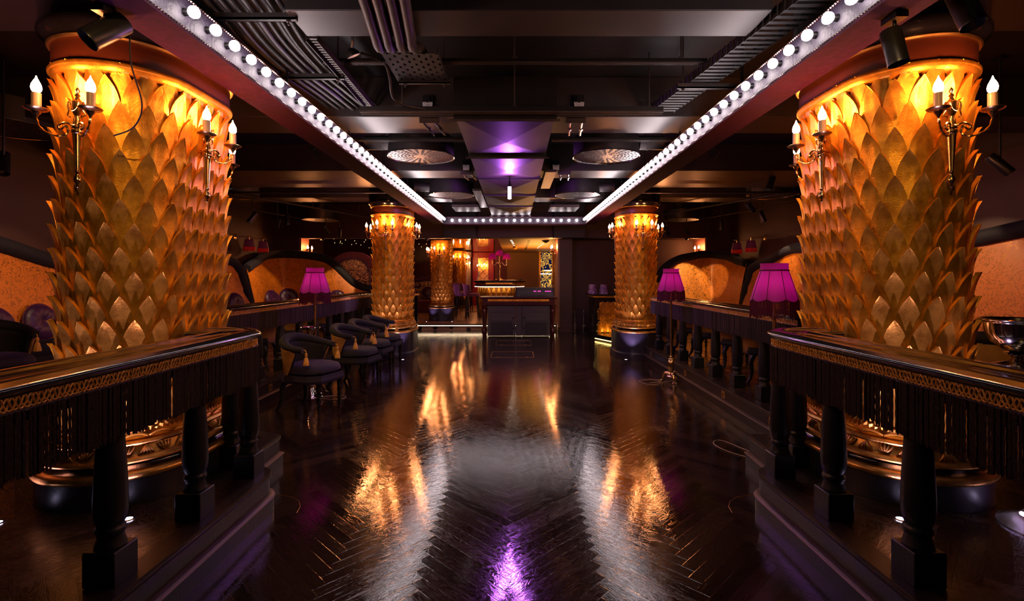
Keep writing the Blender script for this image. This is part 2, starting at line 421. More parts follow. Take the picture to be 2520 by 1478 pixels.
def step_trim(edge, side, i):
    k = side
    P = [(p[0], p[1]) for p in edge]
    struct(MB().sweep(P, [(0, 0.10), (k*0.006, 0.10), (k*0.006, 0.205), (k*0.014, 0.21), (k*0.018, 0.23), (k*0.012, 0.244), (-k*0.10, 0.244), (-k*0.10, 0.235), (0, 0.235)][::k]).build('trim_%d' % i, 'tread', smooth=True))
    struct(MB().sweep(P, [(0, 0.0), (k*0.030, 0.0), (k*0.030, 0.085), (0, 0.085)][::k]).build('trim_%d' % (i+1), 'tread'))
    struct(MB().sweep(P, [(k*0.0, 0.085), (k*0.034, 0.085), (k*0.040, 0.092), (k*0.036, 0.099), (k*0.020, 0.104), (k*0.008, 0.108), (0, 0.108)][::k]).build('trim_%d' % (i+2), nosing, smooth=True))
nosing = simple('bronze_nosing', (0.08, 0.045, 0.033), 0.45, 0.5)
step_trim(left_edge, 1, 1); step_trim(right_edge, -1, 4)
# walls
def wbox(name, mat, *a): return struct(MB().box(*a).build(name, mat))
wbox('wall_left', 'wall', XL-0.2, XL, -3.5, YB+0.2, 0, 3.7)
wbox('wall_right', 'wall', XR, XR+0.2, -3.5, YB+0.2, 0, 3.7)
wbox('wall_rear', 'wall', XL-0.2, XR+0.2, -3.7, -3.5, 0, 3.7)
wbox('ceiling', 'ceiling', XL-0.2, XR+0.2, -3.5, YB+0.2, 3.5, 3.7)
# back wall: opening to the next room X -5.86..1.2, pier, alcove X 1.6..5.26
HZ = 2.56
o = MB()
o.box(XL, -5.86, YB, YB+0.25, 0, 3.5); o.box(-5.86, 5.26, YB, YB+0.25, HZ, 3.5)
o.box(5.26, XR, YB, YB+1.0, 0, 3.5); o.box(1.22, 1.58, YB, YB+0.9, 0, HZ)
struct(o.build('wall_back', 'wall'))
o = MB(); o.box(1.58, 5.3, 14.6, 14.8, 0, 2.6); o.box(1.58, 5.3, YB+0.25, 14.8, 2.58, 2.7)
struct(o.build('wall_alcove', 'wall'))
wbox('floor_alcove', 'parquet', 1.2, 5.4, 14.1, 14.8, -0.1, 0)
wbox('trim_7', 'wall_salmon', -5.9, -5.84, YB-0.01, YB+0.5, 0.5, HZ+0.02)
wbox('trim_8', 'wall_salmon', 5.22, 5.27, YB-0.01, YB+0.9, 0.5, HZ+0.02)
wbox('trim_9', 'wall_salmon', 1.19, 1.24, YB-0.01, YB+0.9, 0.0, HZ)
wbox('baseboard_back', 'wall', 1.19, 1.63, YB-0.03, YB, 0, 0.12)
# dark hung bulkhead panels over the opening
for i, (a, b, y) in enumerate([(-1.9, -1.02, 13.3), (1.05, 1.9, 13.3)]):
    struct(MB().box(a, b, y, YB-0.01, HZ-0.02, 3.5).build('ceiling_bulkhead', 'black', bevel=0.01))
struct(MB().box(-1.02, 1.05, 13.5, YB-0.01, HZ, 3.5).build('ceiling_bulkhead', 'wall', bevel=0.01))
# ceiling beams / down-stands
for k, (x0, x1, y0, y1, z) in enumerate([(-1.4, 1.57, 3.04, 3.37, 3.12), (XL, XR, 5.0, 5.57, 3.1), (XL, XR, 7.54, 8.1, 3.1), (XL, XR, 10.1, 10.7, 3.1),
                                    (-5.2, -2.36, 8.1, 8.95, 3.1), (2.36, 5.0, 8.1, 8.95, 3.1), (XL, -2.6, 2.6, 3.3, 3.12), (2.6, XR, 2.6, 3.3, 3.12)]):
    struct(MB().box(x0, x1, y0, y1, z, 3.5).build('ceiling_beam', 'beam', bevel=0.006))
# next room
IZ = 0.17; CZ = 2.665; YE = 23.6
wbox('floor_next_room', 'carpet', -9.0, 1.22, 14.1, YE, 0.0, IZ)
wbox('trim_10', 'black_metal', -9.0, 1.20, 14.04, 14.12, IZ-0.03, IZ+0.006)
wbox('ceiling_next_room', 'mirror', -9.0, -0.5, YB+0.26, YE, CZ, CZ+0.1)
wbox('ceiling_bar', 'wall_warm', -0.5, 3.0, YB+0.9, YE, CZ-0.02, CZ+0.1)
wbox('wall_next_left', 'wall_warm', -9.2, -9.0, YB, YE, 0, 2.8)
wbox('wall_next_back', 'wall_salmon', -9.0, -0.4, YE, YE+0.2, 0, 2.8)
wbox('wall_bar_back', 'wall_warm', -0.4, 3.0, YE, YE+0.2, 0, 2.8)
wbox('wall_bar_right', 'wall_warm', 2.8, 3.0, 14.8, YE, 0, 2.8)
wbox('floor_bar', 'carpet', 1.22, 3.0, 14.8, YE, 0.0, IZ)
# LED line under the step
t = thing('step_light', 'warm white light line under the step up to the next room', 'step light', (-2.2, 14.05, 0.13))
MB().box(-3.8, 3.35, -0.012, 0.0, -0.008, 0.008).build('light_line', 'led_warm', t)
MB().box(-3.8, 3.35, 0.0, 0.02, -0.02, 0.02).build('channel', 'black_metal', t)

# ================================================================ COLUMNS
ST = 0.17
def obr(R, t):
    per = 2*pi*R + 4*ST; q = t % per
    h = 2*ST; a = pi*R
    if q < h: return (R, -ST+q, 1, 0)
    q -= h
    if q < a: th = q/R; return (R*cos(th), ST+R*sin(th), cos(th), sin(th))
    q -= a
    if q < h: return (-R, ST-q, -1, 0)
    q -= h; th = pi + q/R
    return (R*cos(th), -ST+R*sin(th), cos(th), sin(th))
def leaf_mesh(z0, z1, rows, N, R=0.325):
    m = MB(); per = 2*pi*R + 4*ST; pitch = per/N; rp_ = (z1-z0)/rows
    NV, NU = 11, 6
    for j in range(rows+1):
        for i in range(N):
            tc = (i + 0.5*(j % 2)) * pitch; zb = z0 + (j-1.25)*rp_; H = rp_*2.35
            if j == rows: H = rp_*1.9
            b = len(m.v); jit = random.uniform(-.002, .002); tl = random.uniform(-.006, .006)
            rim = []
            for a in range(NV+1):
                v = a/NV; w = pitch*0.53*(1-v**4.2)**1.05
                w = max(w, 0.0012)
                for c in range(NU+1):
                    u = -1 + 2*c/NU
                    off = 0.002 + 0.022*v + 0.030*v**5 + 0.009*(1-u*u)*(1-v*0.7) - 0.0055*max(0, 1-abs(u)*4)*(1 if v < 0.85 else 0) + 0.004*abs(u)**6*v + jit + tl*u*0.5
                    x, y, nx, ny = obr(R, tc + u*w)
                    m.v.append((x+nx*off, y+ny*off, max(zb + v*H, z0-0.06)))
            for a in range(NV):
                for c in range(NU):
                    p = b + a*(NU+1) + c
                    m.f.append((p, p+1, p+NU+2, p+NU+1))
            # rim going inward, gives the leaf its thickness
            outl = [b + a*(NU+1) for a in range(NV+1)] + [b + a*(NU+1)+NU for a in range(NV, -1, -1)]
            e = len(m.v)
            for idx in outl:
                x, y, z = m.v[idx]
                k = (idx-b)//(NU+1)/NV
                cy_ = ST if y > ST else (-ST if y < -ST else y)
                d = Vector((x, y-cy_)); d.normalize(); th = 0.006+0.016*k
                m.v.append((x-d.x*th, y-d.y*th, z-0.001))
            for q in range(len(outl)-1):
                m.f.append((outl[q], outl[q+1], e+q+1, e+q))
    return m
leafm = leaf_mesh(0.70, 2.60, 14, 24)
def make_column(bz, dz, label, loc):
    """bz: floor under the column; dz: top of the black drum"""
    t = thing('gilded_column', label, 'column', loc)
    n = 64
    MB().lathe(([(0.436, bz), (0.436, dz)] if bz > 0.1 else [(0.462, bz), (0.462, bz+0.07), (0.447, bz+0.09), (0.436, bz+0.095), (0.436, dz)]), n=n, st=ST).build('plinth', 'plinth_black', t, True, sharp=30)
    B = dz
    MB().lathe([(0.42, B), (0.448, B+0.004), (0.458, B+0.018), (0.458, B+0.03), (0.447, B+0.044), (0.42, B+0.048)], n=n, st=ST).build('lower_torus', 'gold_dark', t, True)
    MB().lathe([(0.418, B+0.046), (0.405, B+0.055), (0.398, B+0.07), (0.41, B+0.085), (0.40, B+0.09)], n=n, st=ST).build('scotia', 'lacquer', t, True)
    MB().lathe([(0.40, B+0.088), (0.43, B+0.09), (0.437, B+0.10), (0.43, B+0.111), (0.405, B+0.118), (0.396, B+0.125), (0.378, B+0.17), (0.385, B+0.175), (0.388, B+0.183), (0.38, B+0.192), (0.355, B+0.2), (0.35, B+0.23), (0.34, B+0.26)], n=n, st=ST).build('base_moulding', 'gold_dark', t, True)
    fr = MB(); per = 2*pi*0.39 + 4*ST; N = 34
    for i in range(N):                       # carved shell-and-leaf frieze
        up = i % 2 == 0
        for k in (-2, -1, 0, 1, 2):
            pts = []
            for q in (0, 0.35, 0.7, 1):
                w = k*0.20*(q**0.8) if up else k*0.20*(1-q)**0.8
                x, y, nx, ny = obr(0.392, (i + w)*per/N); z = B+0.120+0.052*q*(1-0.06*abs(k)); o_ = 0.010 - 0.018*q + 0.010*sin(pi*q)
                pts.append((x+nx*o_, y+ny*o_, z))
            fr.tube(pts, [0.003, 0.0055, 0.0065, 0.004] if up else [0.005, 0.0065, 0.005, 0.003], 5)
    fr.build('carved_frieze', 'gold_dark', t, True)
    sc = MB(); N = 24; R = 0.345; per = 2*pi*R+4*ST
    for i in range(N):                       # scalloped cuff
        pts = []
        for k in range(7):
            a = pi*k/6; x, y, nx, ny = obr(R, (i+0.5 - 0.5*cos(a))*per/N); o_ = 0.012 + 0.016*sin(a)
            pts.append((x+nx*o_, y+ny*o_, B+0.20+0.034*sin(a)))
        sc.tube(pts, 0.006, 5)
        for k in range(6):
            pass
    sc.lathe([(0.352, B+0.19), (0.362, B+0.205), (0.35, B+0.22)], n=n, st=ST)
    sc.build('scalloped_cuff', 'gold_leaf', t, True)
    # shaft with fluting at the foot
    fl_ = MB(); N = 96
    L = []
    zs = [B+0.20, B+0.24, B+0.32, 0.92]; rr = [0.335, 0.345, 0.352, 0.325]
    for z, r in zip(zs, rr):
        per = 2*pi*r+4*ST
        for i in range(N*2):
            x, y, nx, ny = obr(r, i*per/(N*2)); o_ = 0.005 if i % 2 else -0.003
            fl_.v.append((x+nx*o_, y+ny*o_, z))
    for a in range(3):
        for i in range(2*N):
            fl_.f.append((a*2*N+i, a*2*N+(i+1) % (2*N), (a+1)*2*N+(i+1) % (2*N), (a+1)*2*N+i))
    fl_.build('fluted_foot', 'gold_leaf', t, True)
    MB().lathe([(0.322, 0.8), (0.322, 2.66)], n=n, st=ST).build('shaft', 'gold_leaf', t, True)
    global leaf_obj
    try: lo = bpy.data.objects.new('leaf_cladding', leaf_obj.data); COL.objects.link(lo); lo.parent = t
    except NameError: leaf_obj = leafm.build('leaf_cladding', 'gold_leaf', t, True, sharp=38)
    MB().lathe([(0.325, 2.625), (0.345, 2.632), (0.368, 2.645), (0.374, 2.665), (0.382, 2.668), (0.384, 2.68), (0.378, 2.69), (0.36, 2.69)], n=n, st=ST).build('top_ring', 'gold_leaf', t, True)
    MB().lathe([(0.366, 2.688), (0.368, 2.82)], n=n, st=ST).build('frieze_band', 'oxblood', t, True)
    MB().lathe([(0.362, 2.815), (0.382, 2.817), (0.388, 2.826), (0.384, 2.835), (0.36, 2.836)], n=n, st=ST).build('gold_fillet', 'brass_satin', t, True)
    MB().lathe([(0.36, 2.834), (0.385, 2.836), (0.40, 2.86), (0.425, 2.88), (0.432, 2.90), (0.432, 2.915), (0.42, 2.92), (0.42, 3.12), (0.41, 3.5)], n=n, st=ST).build('cornice', 'lacquer', t, True)
    return t
CN = 3.27; CF = 9.82; CX = 2.38
colspec = [(-CX, CN, PZ, 0.38, 'huge gold leaf-clad column behind the left foreground railing'),
           (CX, CN, PZ, 0.38, 'huge gold leaf-clad column behind the right foreground railing'),
           (-CX, CF, 0.0, 0.45, 'gold leaf-clad column on black drum behind the row of navy chairs'),
           (CX, CF, 0.0, 0.45, 'gold leaf-clad column on black drum beside the host desk')]
for x, y, bz, dz, lab in colspec: make_column(bz, dz, lab, (x, y, 0))

def make_round_column(loc, label):
    t = thing('gilded_column', label, 'column', loc)
    for ch in [c for c in COL.objects if c.parent and c.parent.name == 'gilded_column.002' and c.name.split('.')[0] in
               ('leaf_cladding', 'top_ring', 'base_moulding', 'scotia', 'lower_torus', 'scalloped_cuff', 'fluted_foot', 'carved_frieze', 'shaft')]:
        c = ch.copy(); COL.objects.link(c); c.parent = t
    MB().lathe([(0.44, 0.0), (0.44, 0.45)], n=48, st=ST).build('plinth', 'plinth_black', t, True)
    MB().lathe([(0.36, 2.69), (0.36, 2.72), (0.37, 2.74), (0.36, 2.9)], n=48, st=ST).build('cornice', 'gold_leaf', t, True)
    t.scale = (0.86, 0.86, 0.84)
    t.location.z = IZ
    return t
make_round_column((-2.24, 15.45, 0), 'nearer gold leaf column standing in the room beyond')
make_round_column((-2.42, 21.6, 0), 'farther gold leaf column in the room beyond, by the bar stools')

# ---------------------------------------------------------------- candle sconces (wall plane y=0, projecting to -y)
def make_sconce(label):
    t = thing('candle_sconce', label, 'wall sconce', group='two-candle brass sconces')
    b = MB(); c = (0, -0.035, 0)
    b.lathe([(0.001, -0.02), (0.008, -0.012), (0.006, 0.0), (0.016, 0.012), (0.018, 0.03), (0.010, 0.045), (0.008, 0.06), (0.013, 0.066), (0.010, 0.072)], c, 12)
    b.lathe([(0.009, 0.07), (0.019, 0.26), (0.021, 0.27)], c, 16, wob=lambda a, i: 1 + 0.13*(1 if int(a/(pi/8)) % 2 else -1))
    b.lathe([(0.022, 0.27), (0.028, 0.275), (0.03, 0.287), (0.026, 0.295), (0.03, 0.303), (0.028, 0.315), (0.02, 0.32), (0.018, 0.35), (0.013, 0.365), (0.016, 0.372),
             (0.026, 0.395), (0.032, 0.43), (0.034, 0.44), (0.025, 0.445), (0.012, 0.458), (0.008, 0.47), (0.014, 0.478), (0.006, 0.49), (0.012, 0.505), (0.001, 0.525)], c, 14)
    for s_ in (-1, 1):
        b.tube([(s_*0.030, -0.035, 0.44), (s_*0.045, -0.04, 0.445), (s_*0.05, -0.04, 0.42), (s_*0.038, -0.045, 0.395), (s_*0.05, -0.04, 0.37), (s_*0.03, -0.045, 0.36)], 0.004, 6)
    b.tube([(0.028*cos(a), -0.06-0.006*abs(sin(a)), 0.43-0.045*abs(sin(a))) for a in [pi*k/10 for k in range(11)]], 0.003, 5)
    b.box(-0.012, 0.012, -0.02, 0.03, 0.3, 0.42)
    b.build('backplate', 'brass', t, True)
    for s_ in (-1, 1):
        a = MB()
        main = catmull([(0.0, -0.04, 0.275), (0.015, -0.05, 0.31), (0.038, -0.06, 0.325), (0.062, -0.07, 0.315), (0.068, -0.075, 0.295), (0.055, -0.075, 0.285), (0.046, -0.07, 0.297)], 4)
        a.tube([(s_*p.x, p.y, p.z) for p in main], 0.0055, 6)
        m2 = catmull([(0.048, -0.07, 0.302), (0.035, -0.065, 0.305), (0.028, -0.06, 0.285), (0.038, -0.065, 0.258), (0.065, -0.08, 0.248), (0.10, -0.10, 0.258), (0.128, -0.115, 0.285), (0.14, -0.12, 0.325), (0.142, -0.12, 0.345)], 4)
        a.tube([(s_*p.x, p.y, p.z) for p in m2], [0.0055+0.002*sin(k*1.7) for k in range(len(m2))], 6)
        arm = a.build('arm', 'brass', t, True)
        cc = (s_*0.142, -0.12, 0)
        MB().lathe([(0.006, 0.335), (0.010, 0.345), (0.018, 0.355), (0.022, 0.366), (0.045, 0.372), (0.054, 0.380), (0.052, 0.383), (0.03, 0.379), (0.001, 0.379)], cc, 20).build('drip_pan', 'brass', arm, True)
        MB().lathe([(0.021, 0.38), (0.021, 0.462), (0.015, 0.463), (0.001, 0.463)], cc, 14).build('candle_tube', 'candle', arm, True)
        MB().lathe([(0.012, 0.464), (0.021, 0.475), (0.0235, 0.49), (0.020, 0.508), (0.012, 0.525), (0.005, 0.538), (0.003, 0.547), (0.001, 0.552)], cc, 10).build('bulb', 'flame', arm, True)
    return t
S0 = make_sconce('two-candle brass sconce on front of the left foreground column')
S0.location = (-2.36, 2.735, 2.0)
sc_list = []
g1 = 'two-candle brass sconces'
def sconce(x, y, z, rz, label): return dup(S0, (x, y, z), rz, label, g1)
RZE = 2.38
sconce(-CX+0.365, 3.22, 2.0, radians(90), 'two-candle brass sconce on aisle side of the left foreground column')
sconce(-CX+0.02, 3.81, 2.0, radians(180), 'brass sconce on the rear of the left foreground column, mostly hidden')
sconce(2.36, 2.735, 2.0, 0, 'two-candle brass sconce on front of the right foreground column')
sconce(CX-0.365, 3.22, 2.0, radians(-90), 'two-candle brass sconce on aisle side of the right foreground column')
sconce(CX-0.02, 3.81, 2.0, radians(-180), 'brass sconce on the rear of the right foreground column, mostly hidden')
for sx, nm in ((-1, 'left'), (1, 'right')):
    sconce(sx*CX, CF-ST-0.365, 2.0, 0, 'brass sconce on the front of the %s far column' % nm)
    sconce(sx*CX-0.365, CF, 2.0, radians(-90), 'brass sconce on the left flank of the %s far column' % nm)
    sconce(sx*CX+0.365, CF, 2.0, radians(90), 'brass sconce on the right flank of the %s far column' % nm)
# next room columns
for (x, y, nm, s2) in ((-2.24, 15.45, 'nearer', 0.86), (-2.42, 21.6, 'farther', 0.86)):
    sconce(x, y-(ST+0.37)*s2, 1.86, 0, 'brass sconce on the front of the %s column in the room beyond' % nm)
    if nm == 'nearer': sconce(x-0.37*s2, y, 1.86, radians(-90), 'brass sconce on left flank of the nearer column beyond')
    else: sconce(x+0.37*s2, y, 1.86, radians(90), 'brass sconce on right flank of the farther column beyond')
sconce(-5.83, 13.95, 1.82, radians(90), 'brass sconce on salmon wall end above the left far booth')
sconce(5.21, 13.95, 1.82, radians(-90), 'brass sconce on salmon wall end above the right far booth')
sconce(1.18, 14.2, 1.85, radians(-90), 'brass sconce on the orange-lit jamb right of the bar')

# floor uplights
def uplight(x, y, z, aim, label, e=9, col=(1.0, 0.66, 1.5)):
    t = thing('floor_uplight', label, 'uplight', (x, y, z), 0, 'small violet-white floor uplights')
    MB().lathe([(0.030, 0.0), (0.030, 0.004), (0.024, 0.006), (0.022, 0.003)], n=16, cap=False).build('bezel', 'chrome', t, True)
    MB().lathe([(0.001, 0.0035), (0.021, 0.0035)], n=16, cap=False).build('lens', 'uplight', t)
    d = Vector(aim) - Vector((x, y, z+0.012))
    light('SPOT', 'uplight_beam', (0, 0, 0.014), e, col, t, spot_size=radians(80), spot_blend=0.6, shadow_soft_size=0.02).rotation_euler = d.to_track_quat('-Z', 'Y').to_euler()
UP = 46
for sx, nm in ((-1, 'left'), (1, 'right')):
    for dx, w in ((0.37, 'inner'), (-0.27, 'outer')):
        uplight(sx*(CX-dx), 2.60 if dx > 0 else 2.56, PZ, (sx*(CX-dx*0.55), 2.74, 1.2), '%s floor uplight in front of the %s foreground column' % (w, nm), UP)
    for dx, w in ((0.36, 'inner'), (-0.3, 'outer')):
        uplight(sx*(CX-dx), 9.05, 0, (sx*(CX-dx*0.55), 9.24, 0.9), '%s floor uplight in front of the %s far column' % (w, nm), UP)
for x in (-2.6, -1.85): uplight(x, 14.8, IZ, (x*0.6-2.24*0.4, 15.0, 1.1), 'floor uplight %s of the nearer column in the room beyond' % ('left' if x < -2.3 else 'right'), 24)
# ================================================================ BALUSTRADES
def resample(path, step):
    out = []; d = 0
    for i in range(len(path)-1):
        a = Vector(path[i]); b = Vector(path[i+1]); L = (b-a).length; n = max(1, int(round(L/step)))
        for k in range(n): out.append(tuple(a + (b-a)*k/n))
    out.append(tuple(path[-1])); return out
def offset(path, d):
    out = []; m = len(path)
    for i in range(m):
        p = Vector(path[i]); a = Vector(path[max(i-1, 0)]); c = Vector(path[min(i+1, m-1)])
        d1 = (p-a) if i > 0 else (c-p); d2 = (c-p) if i < m-1 else (p-a)
        d1.normalize(); d2.normalize()
        n1 = Vector((d1.y, -d1.x)); n2 = Vector((d2.y, -d2.x)); nn = (n1+n2)/max(0.3, 1+n1.dot(n2))
        out.append(tuple(p + nn*d))
    return out
def balustrade(label, path, side, bal, fine=True, base=PZ):
    """path: centre line of the handrail; side: +1 when the aisle is to the right of travel"""
    t = thing('balustrade', label, 'railing')
    zt = 1.172; hw = 0.135
    prof = [(-hw, zt-0.045), (-hw-0.012, zt-0.03), (-hw-0.008, zt-0.012), (-hw+0.012, zt-0.002), (-0.06, zt-0.002), (-0.055, zt-0.008), (0.055, zt-0.008), (0.06, zt-0.002),
            (hw-0.03, zt), (hw-0.012, zt-0.004), (hw, zt-0.014), (hw+0.010, zt-0.016), (hw+0.016, zt-0.026), (hw+0.010, zt-0.036), (hw-0.004, zt-0.04), (hw-0.006, zt-0.05), (hw-0.018, zt-0.058)]
    prof = [(side*d, z) for d, z in prof]
    if side < 0: prof = prof[::-1]
    MB().sweep(path, prof).build('handrail', 'lacquer', t, True, sharp=75)
    fp = [(side*d, z) for d, z in [(hw-0.022, zt-0.05), (hw-0.022, 1.03), (-hw+0.03, 1.03), (-hw+0.02, zt-0.05)]]
    MB().sweep(path, fp if side > 0 else fp[::-1]).build('fascia', 'black', t)
    # braided lattice
    z0, z1 = 1.078, 1.126; amp = (z1-z0)/2; zc = (z0+z1)/2; per = 0.078 if fine else 0.12
    st = per/20 if fine else per/12
    base_p = resample(offset(path, side*(hw-0.012)), st); m = MB()
    # arclength
    for ph, rev in ((0, 1), (0.5, 1), (0.25, 1), (0.75, 1)):
        pts = []; s_ = 0
        for i, p in enumerate(base_p):
            if i: s_ += (Vector(p) - Vector(base_p[i-1])).length
            q = (s_/per + ph) % 1.0
            w = sin(2*pi*q)
            sh = (abs(w)**0.8)*(1 if w > 0 else -1)
            cx_ = base_p[min(i+1, len(base_p)-1)]; dd = (Vector(cx_) - Vector(base_p[max(i-1, 0)])).normalized(); nn = Vector((dd.y, -dd.x))*side
            off = 0.002*sin(4*pi*q + ph*6)
            pts.append((p[0]+nn.x*off, p[1]+nn.y*off, zc + amp*sh))
        m.tube(pts, 0.0031, 4) if False else m.tube(pts, 0.0036 if fine else 0.0044, 4)
    m.build('lattice_trim', 'lattice', t, True)
    m = MB()
    for zz in (z1+0.008, z0-0.008):
        m.tube([(p[0], p[1], zz) for p in resample(offset(path, side*(hw-0.012)), 0.05)], 0.006, 6)
    m.build('rope_trim', 'fringe', t, True)
    # fringe of twisted cords
    m = MB(); stp = 0.0125 if fine else 0.018
    for lay, dd in ((0, hw-0.014), (1, hw-0.004)):
        pp = resample(offset(path, side*dd), stp)
        for i, p in enumerate(pp):
            if random.random() < 0.03 and lay: continue
            L = random.uniform(0.210, 0.226) + 0.006*sin(i*0.35); jx = random.uniform(-.006, .004)*side; r = 0.0050 if fine else 0.0062
            x, y = p[0]+jx, p[1]+random.uniform(-.002, .002); zt_ = z0-0.006
            if fine:
                n = 15
                m.tube([(x + 0.0007*cos(k*1.9+i), y + 0.0007*sin(k*1.9+i), zt_ - L*k/n) for k in range(n+1)], [r*(1.0 if k < n else 0.8) for k in range(n+1)], 4)
            else: m.tube([(x, y, zt_), (x, y, zt_-L)], r, 4)
    m.build('fringe', 'fringe', t, True)
    for (x, y) in bal:
        b = MB(); z = base
        b.box(x-0.066, x+0.066, y-0.066, y+0.066, z, z+0.145)
        b.lathe([(0.058, 0.143), (0.052, 0.165), (0.046, 0.185), (0.046, 0.195), (0.053, 0.205), (0.055, 0.218), (0.048, 0.230), (0.047, 0.238), (0.054, 0.25), (0.060, 0.28), (0.061, 0.32),
                 (0.059, 0.40), (0.054, 0.50), (0.048, 0.60), (0.044, 0.68), (0.042, 0.80)], (x, y, z), 20)
        b.build('baluster', 'black_wood', t, True, bevel=0.006)
    return t
def near_path(s):
    return [(s*1.71, -0.4)] + [(s*1.71, y) for y in (0.5, 1.5, 2.5)] + [(s*(1.85 - 0.14*cos(radians(a))), 3.02+0.14*sin(radians(a))) for a in (0, 18, 36, 54, 72, 90)] + [(s*1.99, 3.16)]
balustrade('black-railed balustrade with gold lattice trim at left foreground', near_path(-1), 1, [(-1.68, 0.95), (-1.68, 1.52), (-1.68, 2.08), (-1.68, 2.63), (-1.69, 3.18), (-1.90, 3.36)])
balustrade('black-railed balustrade with gold lattice trim at right foreground', near_path(1), -1, [(1.68, 0.95), (1.68, 1.52), (1.68, 2.08), (1.68, 2.63), (1.69, 3.18), (1.90, 3.36)])
lpth = [(-3.21, 4.35), (-3.21, 6), (-3.21, 8), (-3.21, 10), (-3.21, 11.2)]
balustrade('long fringed balustrade behind the row of navy chairs', lpth, 1, [(-3.21, 4.45+0.6*i) for i in range(12)], False)
rpth = [(2.585, 4.35), (2.585, 6), (2.585, 8), (2.585, 8.98)]
balustrade('long fringed balustrade on the right behind the floor lamps', rpth, -1, [(2.56, 4.5+0.62*i) for i in range(8)], False)

# ================================================================ FLOOR LAMPS
def make_lamp(label, loc, with_cable=1):
    t = thing('floor_lamp', label, 'floor lamp', loc, 0, 'purple fringed floor lamps')
    n = 96
    def scal(a): return abs(sin(a*4.0))       # 8 scallops
    prof = []; m = MB(); H = 14
    b = len(m.v)
    for i in range(H+1):
        v = i/H; z = 1.552 - v*0.25; r = 0.108 + 0.070*v**0.85 + 0.008*v*v
        for k in range(n):
            a = 2*pi*k/n; zz = z - (0.022*scal(a))*v**6 + 0.01*v**6
            rr = r * (1 + 0.020*(1 if k % 2 else -1)) * (1 - 0.03*v*(1-scal(a))**3)
            m.v.append((rr*cos(a), rr*sin(a), zz))
    for i in range(H):
        for k in range(n): m.f.append((b+i*n+k, b+i*n+(k+1) % n, b+(i+1)*n+(k+1) % n, b+(i+1)*n+k))
    MBc = MB().lathe([(0.108, 1.552), (0.107, 1.60), (0.110, 1.615)], n=64, cap=False, wob=lambda a, i: 1+0.008*sin(a*32))
    sh = m.build('lamp_shade', 'shade', t, True, sharp=80)
    MBc.build('collar', 'shade', sh, True)
    MB().tube([(0.112*cos(2*pi*k/40), 0.112*sin(2*pi*k/40), 1.556) for k in range(40)], 0.006, 6, True).build('collar_band', 'shade_fringe', sh, True)
    rib = MB()
    for q in range(8):
        a = pi*q/4
        rib.tube([((0.110+0.070*v**0.85+0.008*v*v)*cos(a), (0.110+0.070*v**0.85+0.008*v*v)*sin(a), 1.552-v*0.24) for v in [k/8 for k in range(9)]], 0.0028, 5)
    rib.tube([((0.186-0.006*(1-scal(2*pi*k/n))**3)*cos(2*pi*k/n), (0.186-0.006*(1-scal(2*pi*k/n))**3)*sin(2*pi*k/n), 1.312-0.022*scal(2*pi*k/n)) for k in range(n)], 0.005, 5, True)
    rib.build('piping', 'shade_fringe', sh, True)
    fr = MB()
    for k in range(150):
        a = 2*pi*k/150; r = 0.185 + random.uniform(-.003, .003); L = 0.118 + 0.016*scal(a) + random.uniform(-.008, .008); zt_ = 1.306-0.02*scal(a)
        fr.tube([(r*cos(a), r*sin(a), zt_), (r*1.015*cos(a), r*1.015*sin(a), zt_-L)], 0.0030, 4)
        fr.octa((r*1.015*cos(a), r*1.015*sin(a), zt_-L), 0.0045)
    fr.build('bead_fringe', 'shade_fringe', t, False)
    MB().sphere((0, 0, 1.43), 0.028, 10, 6, 1.2).build('bulb', 'shade_bulb', t, True)
    MB().lathe([(0.017, 0.36), (0.014, 0.40), (0.0145, 1.15), (0.019, 1.155), (0.019, 1.17), (0.012, 1.18), (0.012, 1.38)], n=14).build('pole', 'brass_satin', t, True)
    MB().lathe([(0.02, 0.10), (0.045, 0.12), (0.03, 0.14), (0.026, 0.165), (0.036, 0.185), (0.044, 0.22), (0.048, 0.27), (0.040, 0.30), (0.030, 0.315), (0.038, 0.325), (0.036, 0.335), (0.022, 0.345), (0.026, 0.36), (0.018, 0.375)], n=18,
               wob=lambda a, i: 1 + 0.05*sin(a*9)).build('urn', 'brass', t, True)
    for q in range(3):
        a = 2*pi*q/3 + 0.55; m = MB(); c_, s_ = cos(a), sin(a)
        m.tube([(c_*r, s_*r, z) for r, z in catmull2([(0.0, 0.115), (0.05, 0.125), (0.09, 0.105), (0.115, 0.07), (0.12, 0.03), (0.135, 0.018)])], [0.028, 0.030, 0.031, 0.03, 0.028, 0.024, 0.02, 0.018, 0.016, 0.015, 0.014, 0.013, 0.012, 0.012, 0.013, 0.013][:16], 8)
        for w in (-1, 0, 1):
            a2 = a + w*0.16; m.tube([(0.125*cos(a2), 0.125*sin(a2), 0.02), (0.15*cos(a2), 0.15*sin(a2), 0.016), (0.162*cos(a2), 0.162*sin(a2), 0.006)], [0.011, 0.010, 0.005], 6)
        m.sphere((c_*0.085, s_*0.085, 0.135), 0.017, 8, 5)
        m.build('leg', 'brass', t, True)
    MB().lathe([(0.05, 0.075), (0.06, 0.085), (0.055, 0.10), (0.03, 0.11)], n=20, wob=lambda a, i: 1 + 0.12*sin(a*6)).build('base_boss', 'brass', t, True)
    return t
def catmull2(p): 
    q = catmull([(a, 0, b) for a, b in p], 3); return [(v.x, v.z) for v in q]
make_lamp('purple-shaded floor lamp among the navy chairs on the left', (-2.56, 6.42, 0))
make_lamp('farther purple-shaded floor lamp on the right, beside the step', (2.23, 7.12, 0))
make_lamp('nearest purple-shaded floor lamp, behind the right foreground railing corner', (2.22, 4.27, 0))
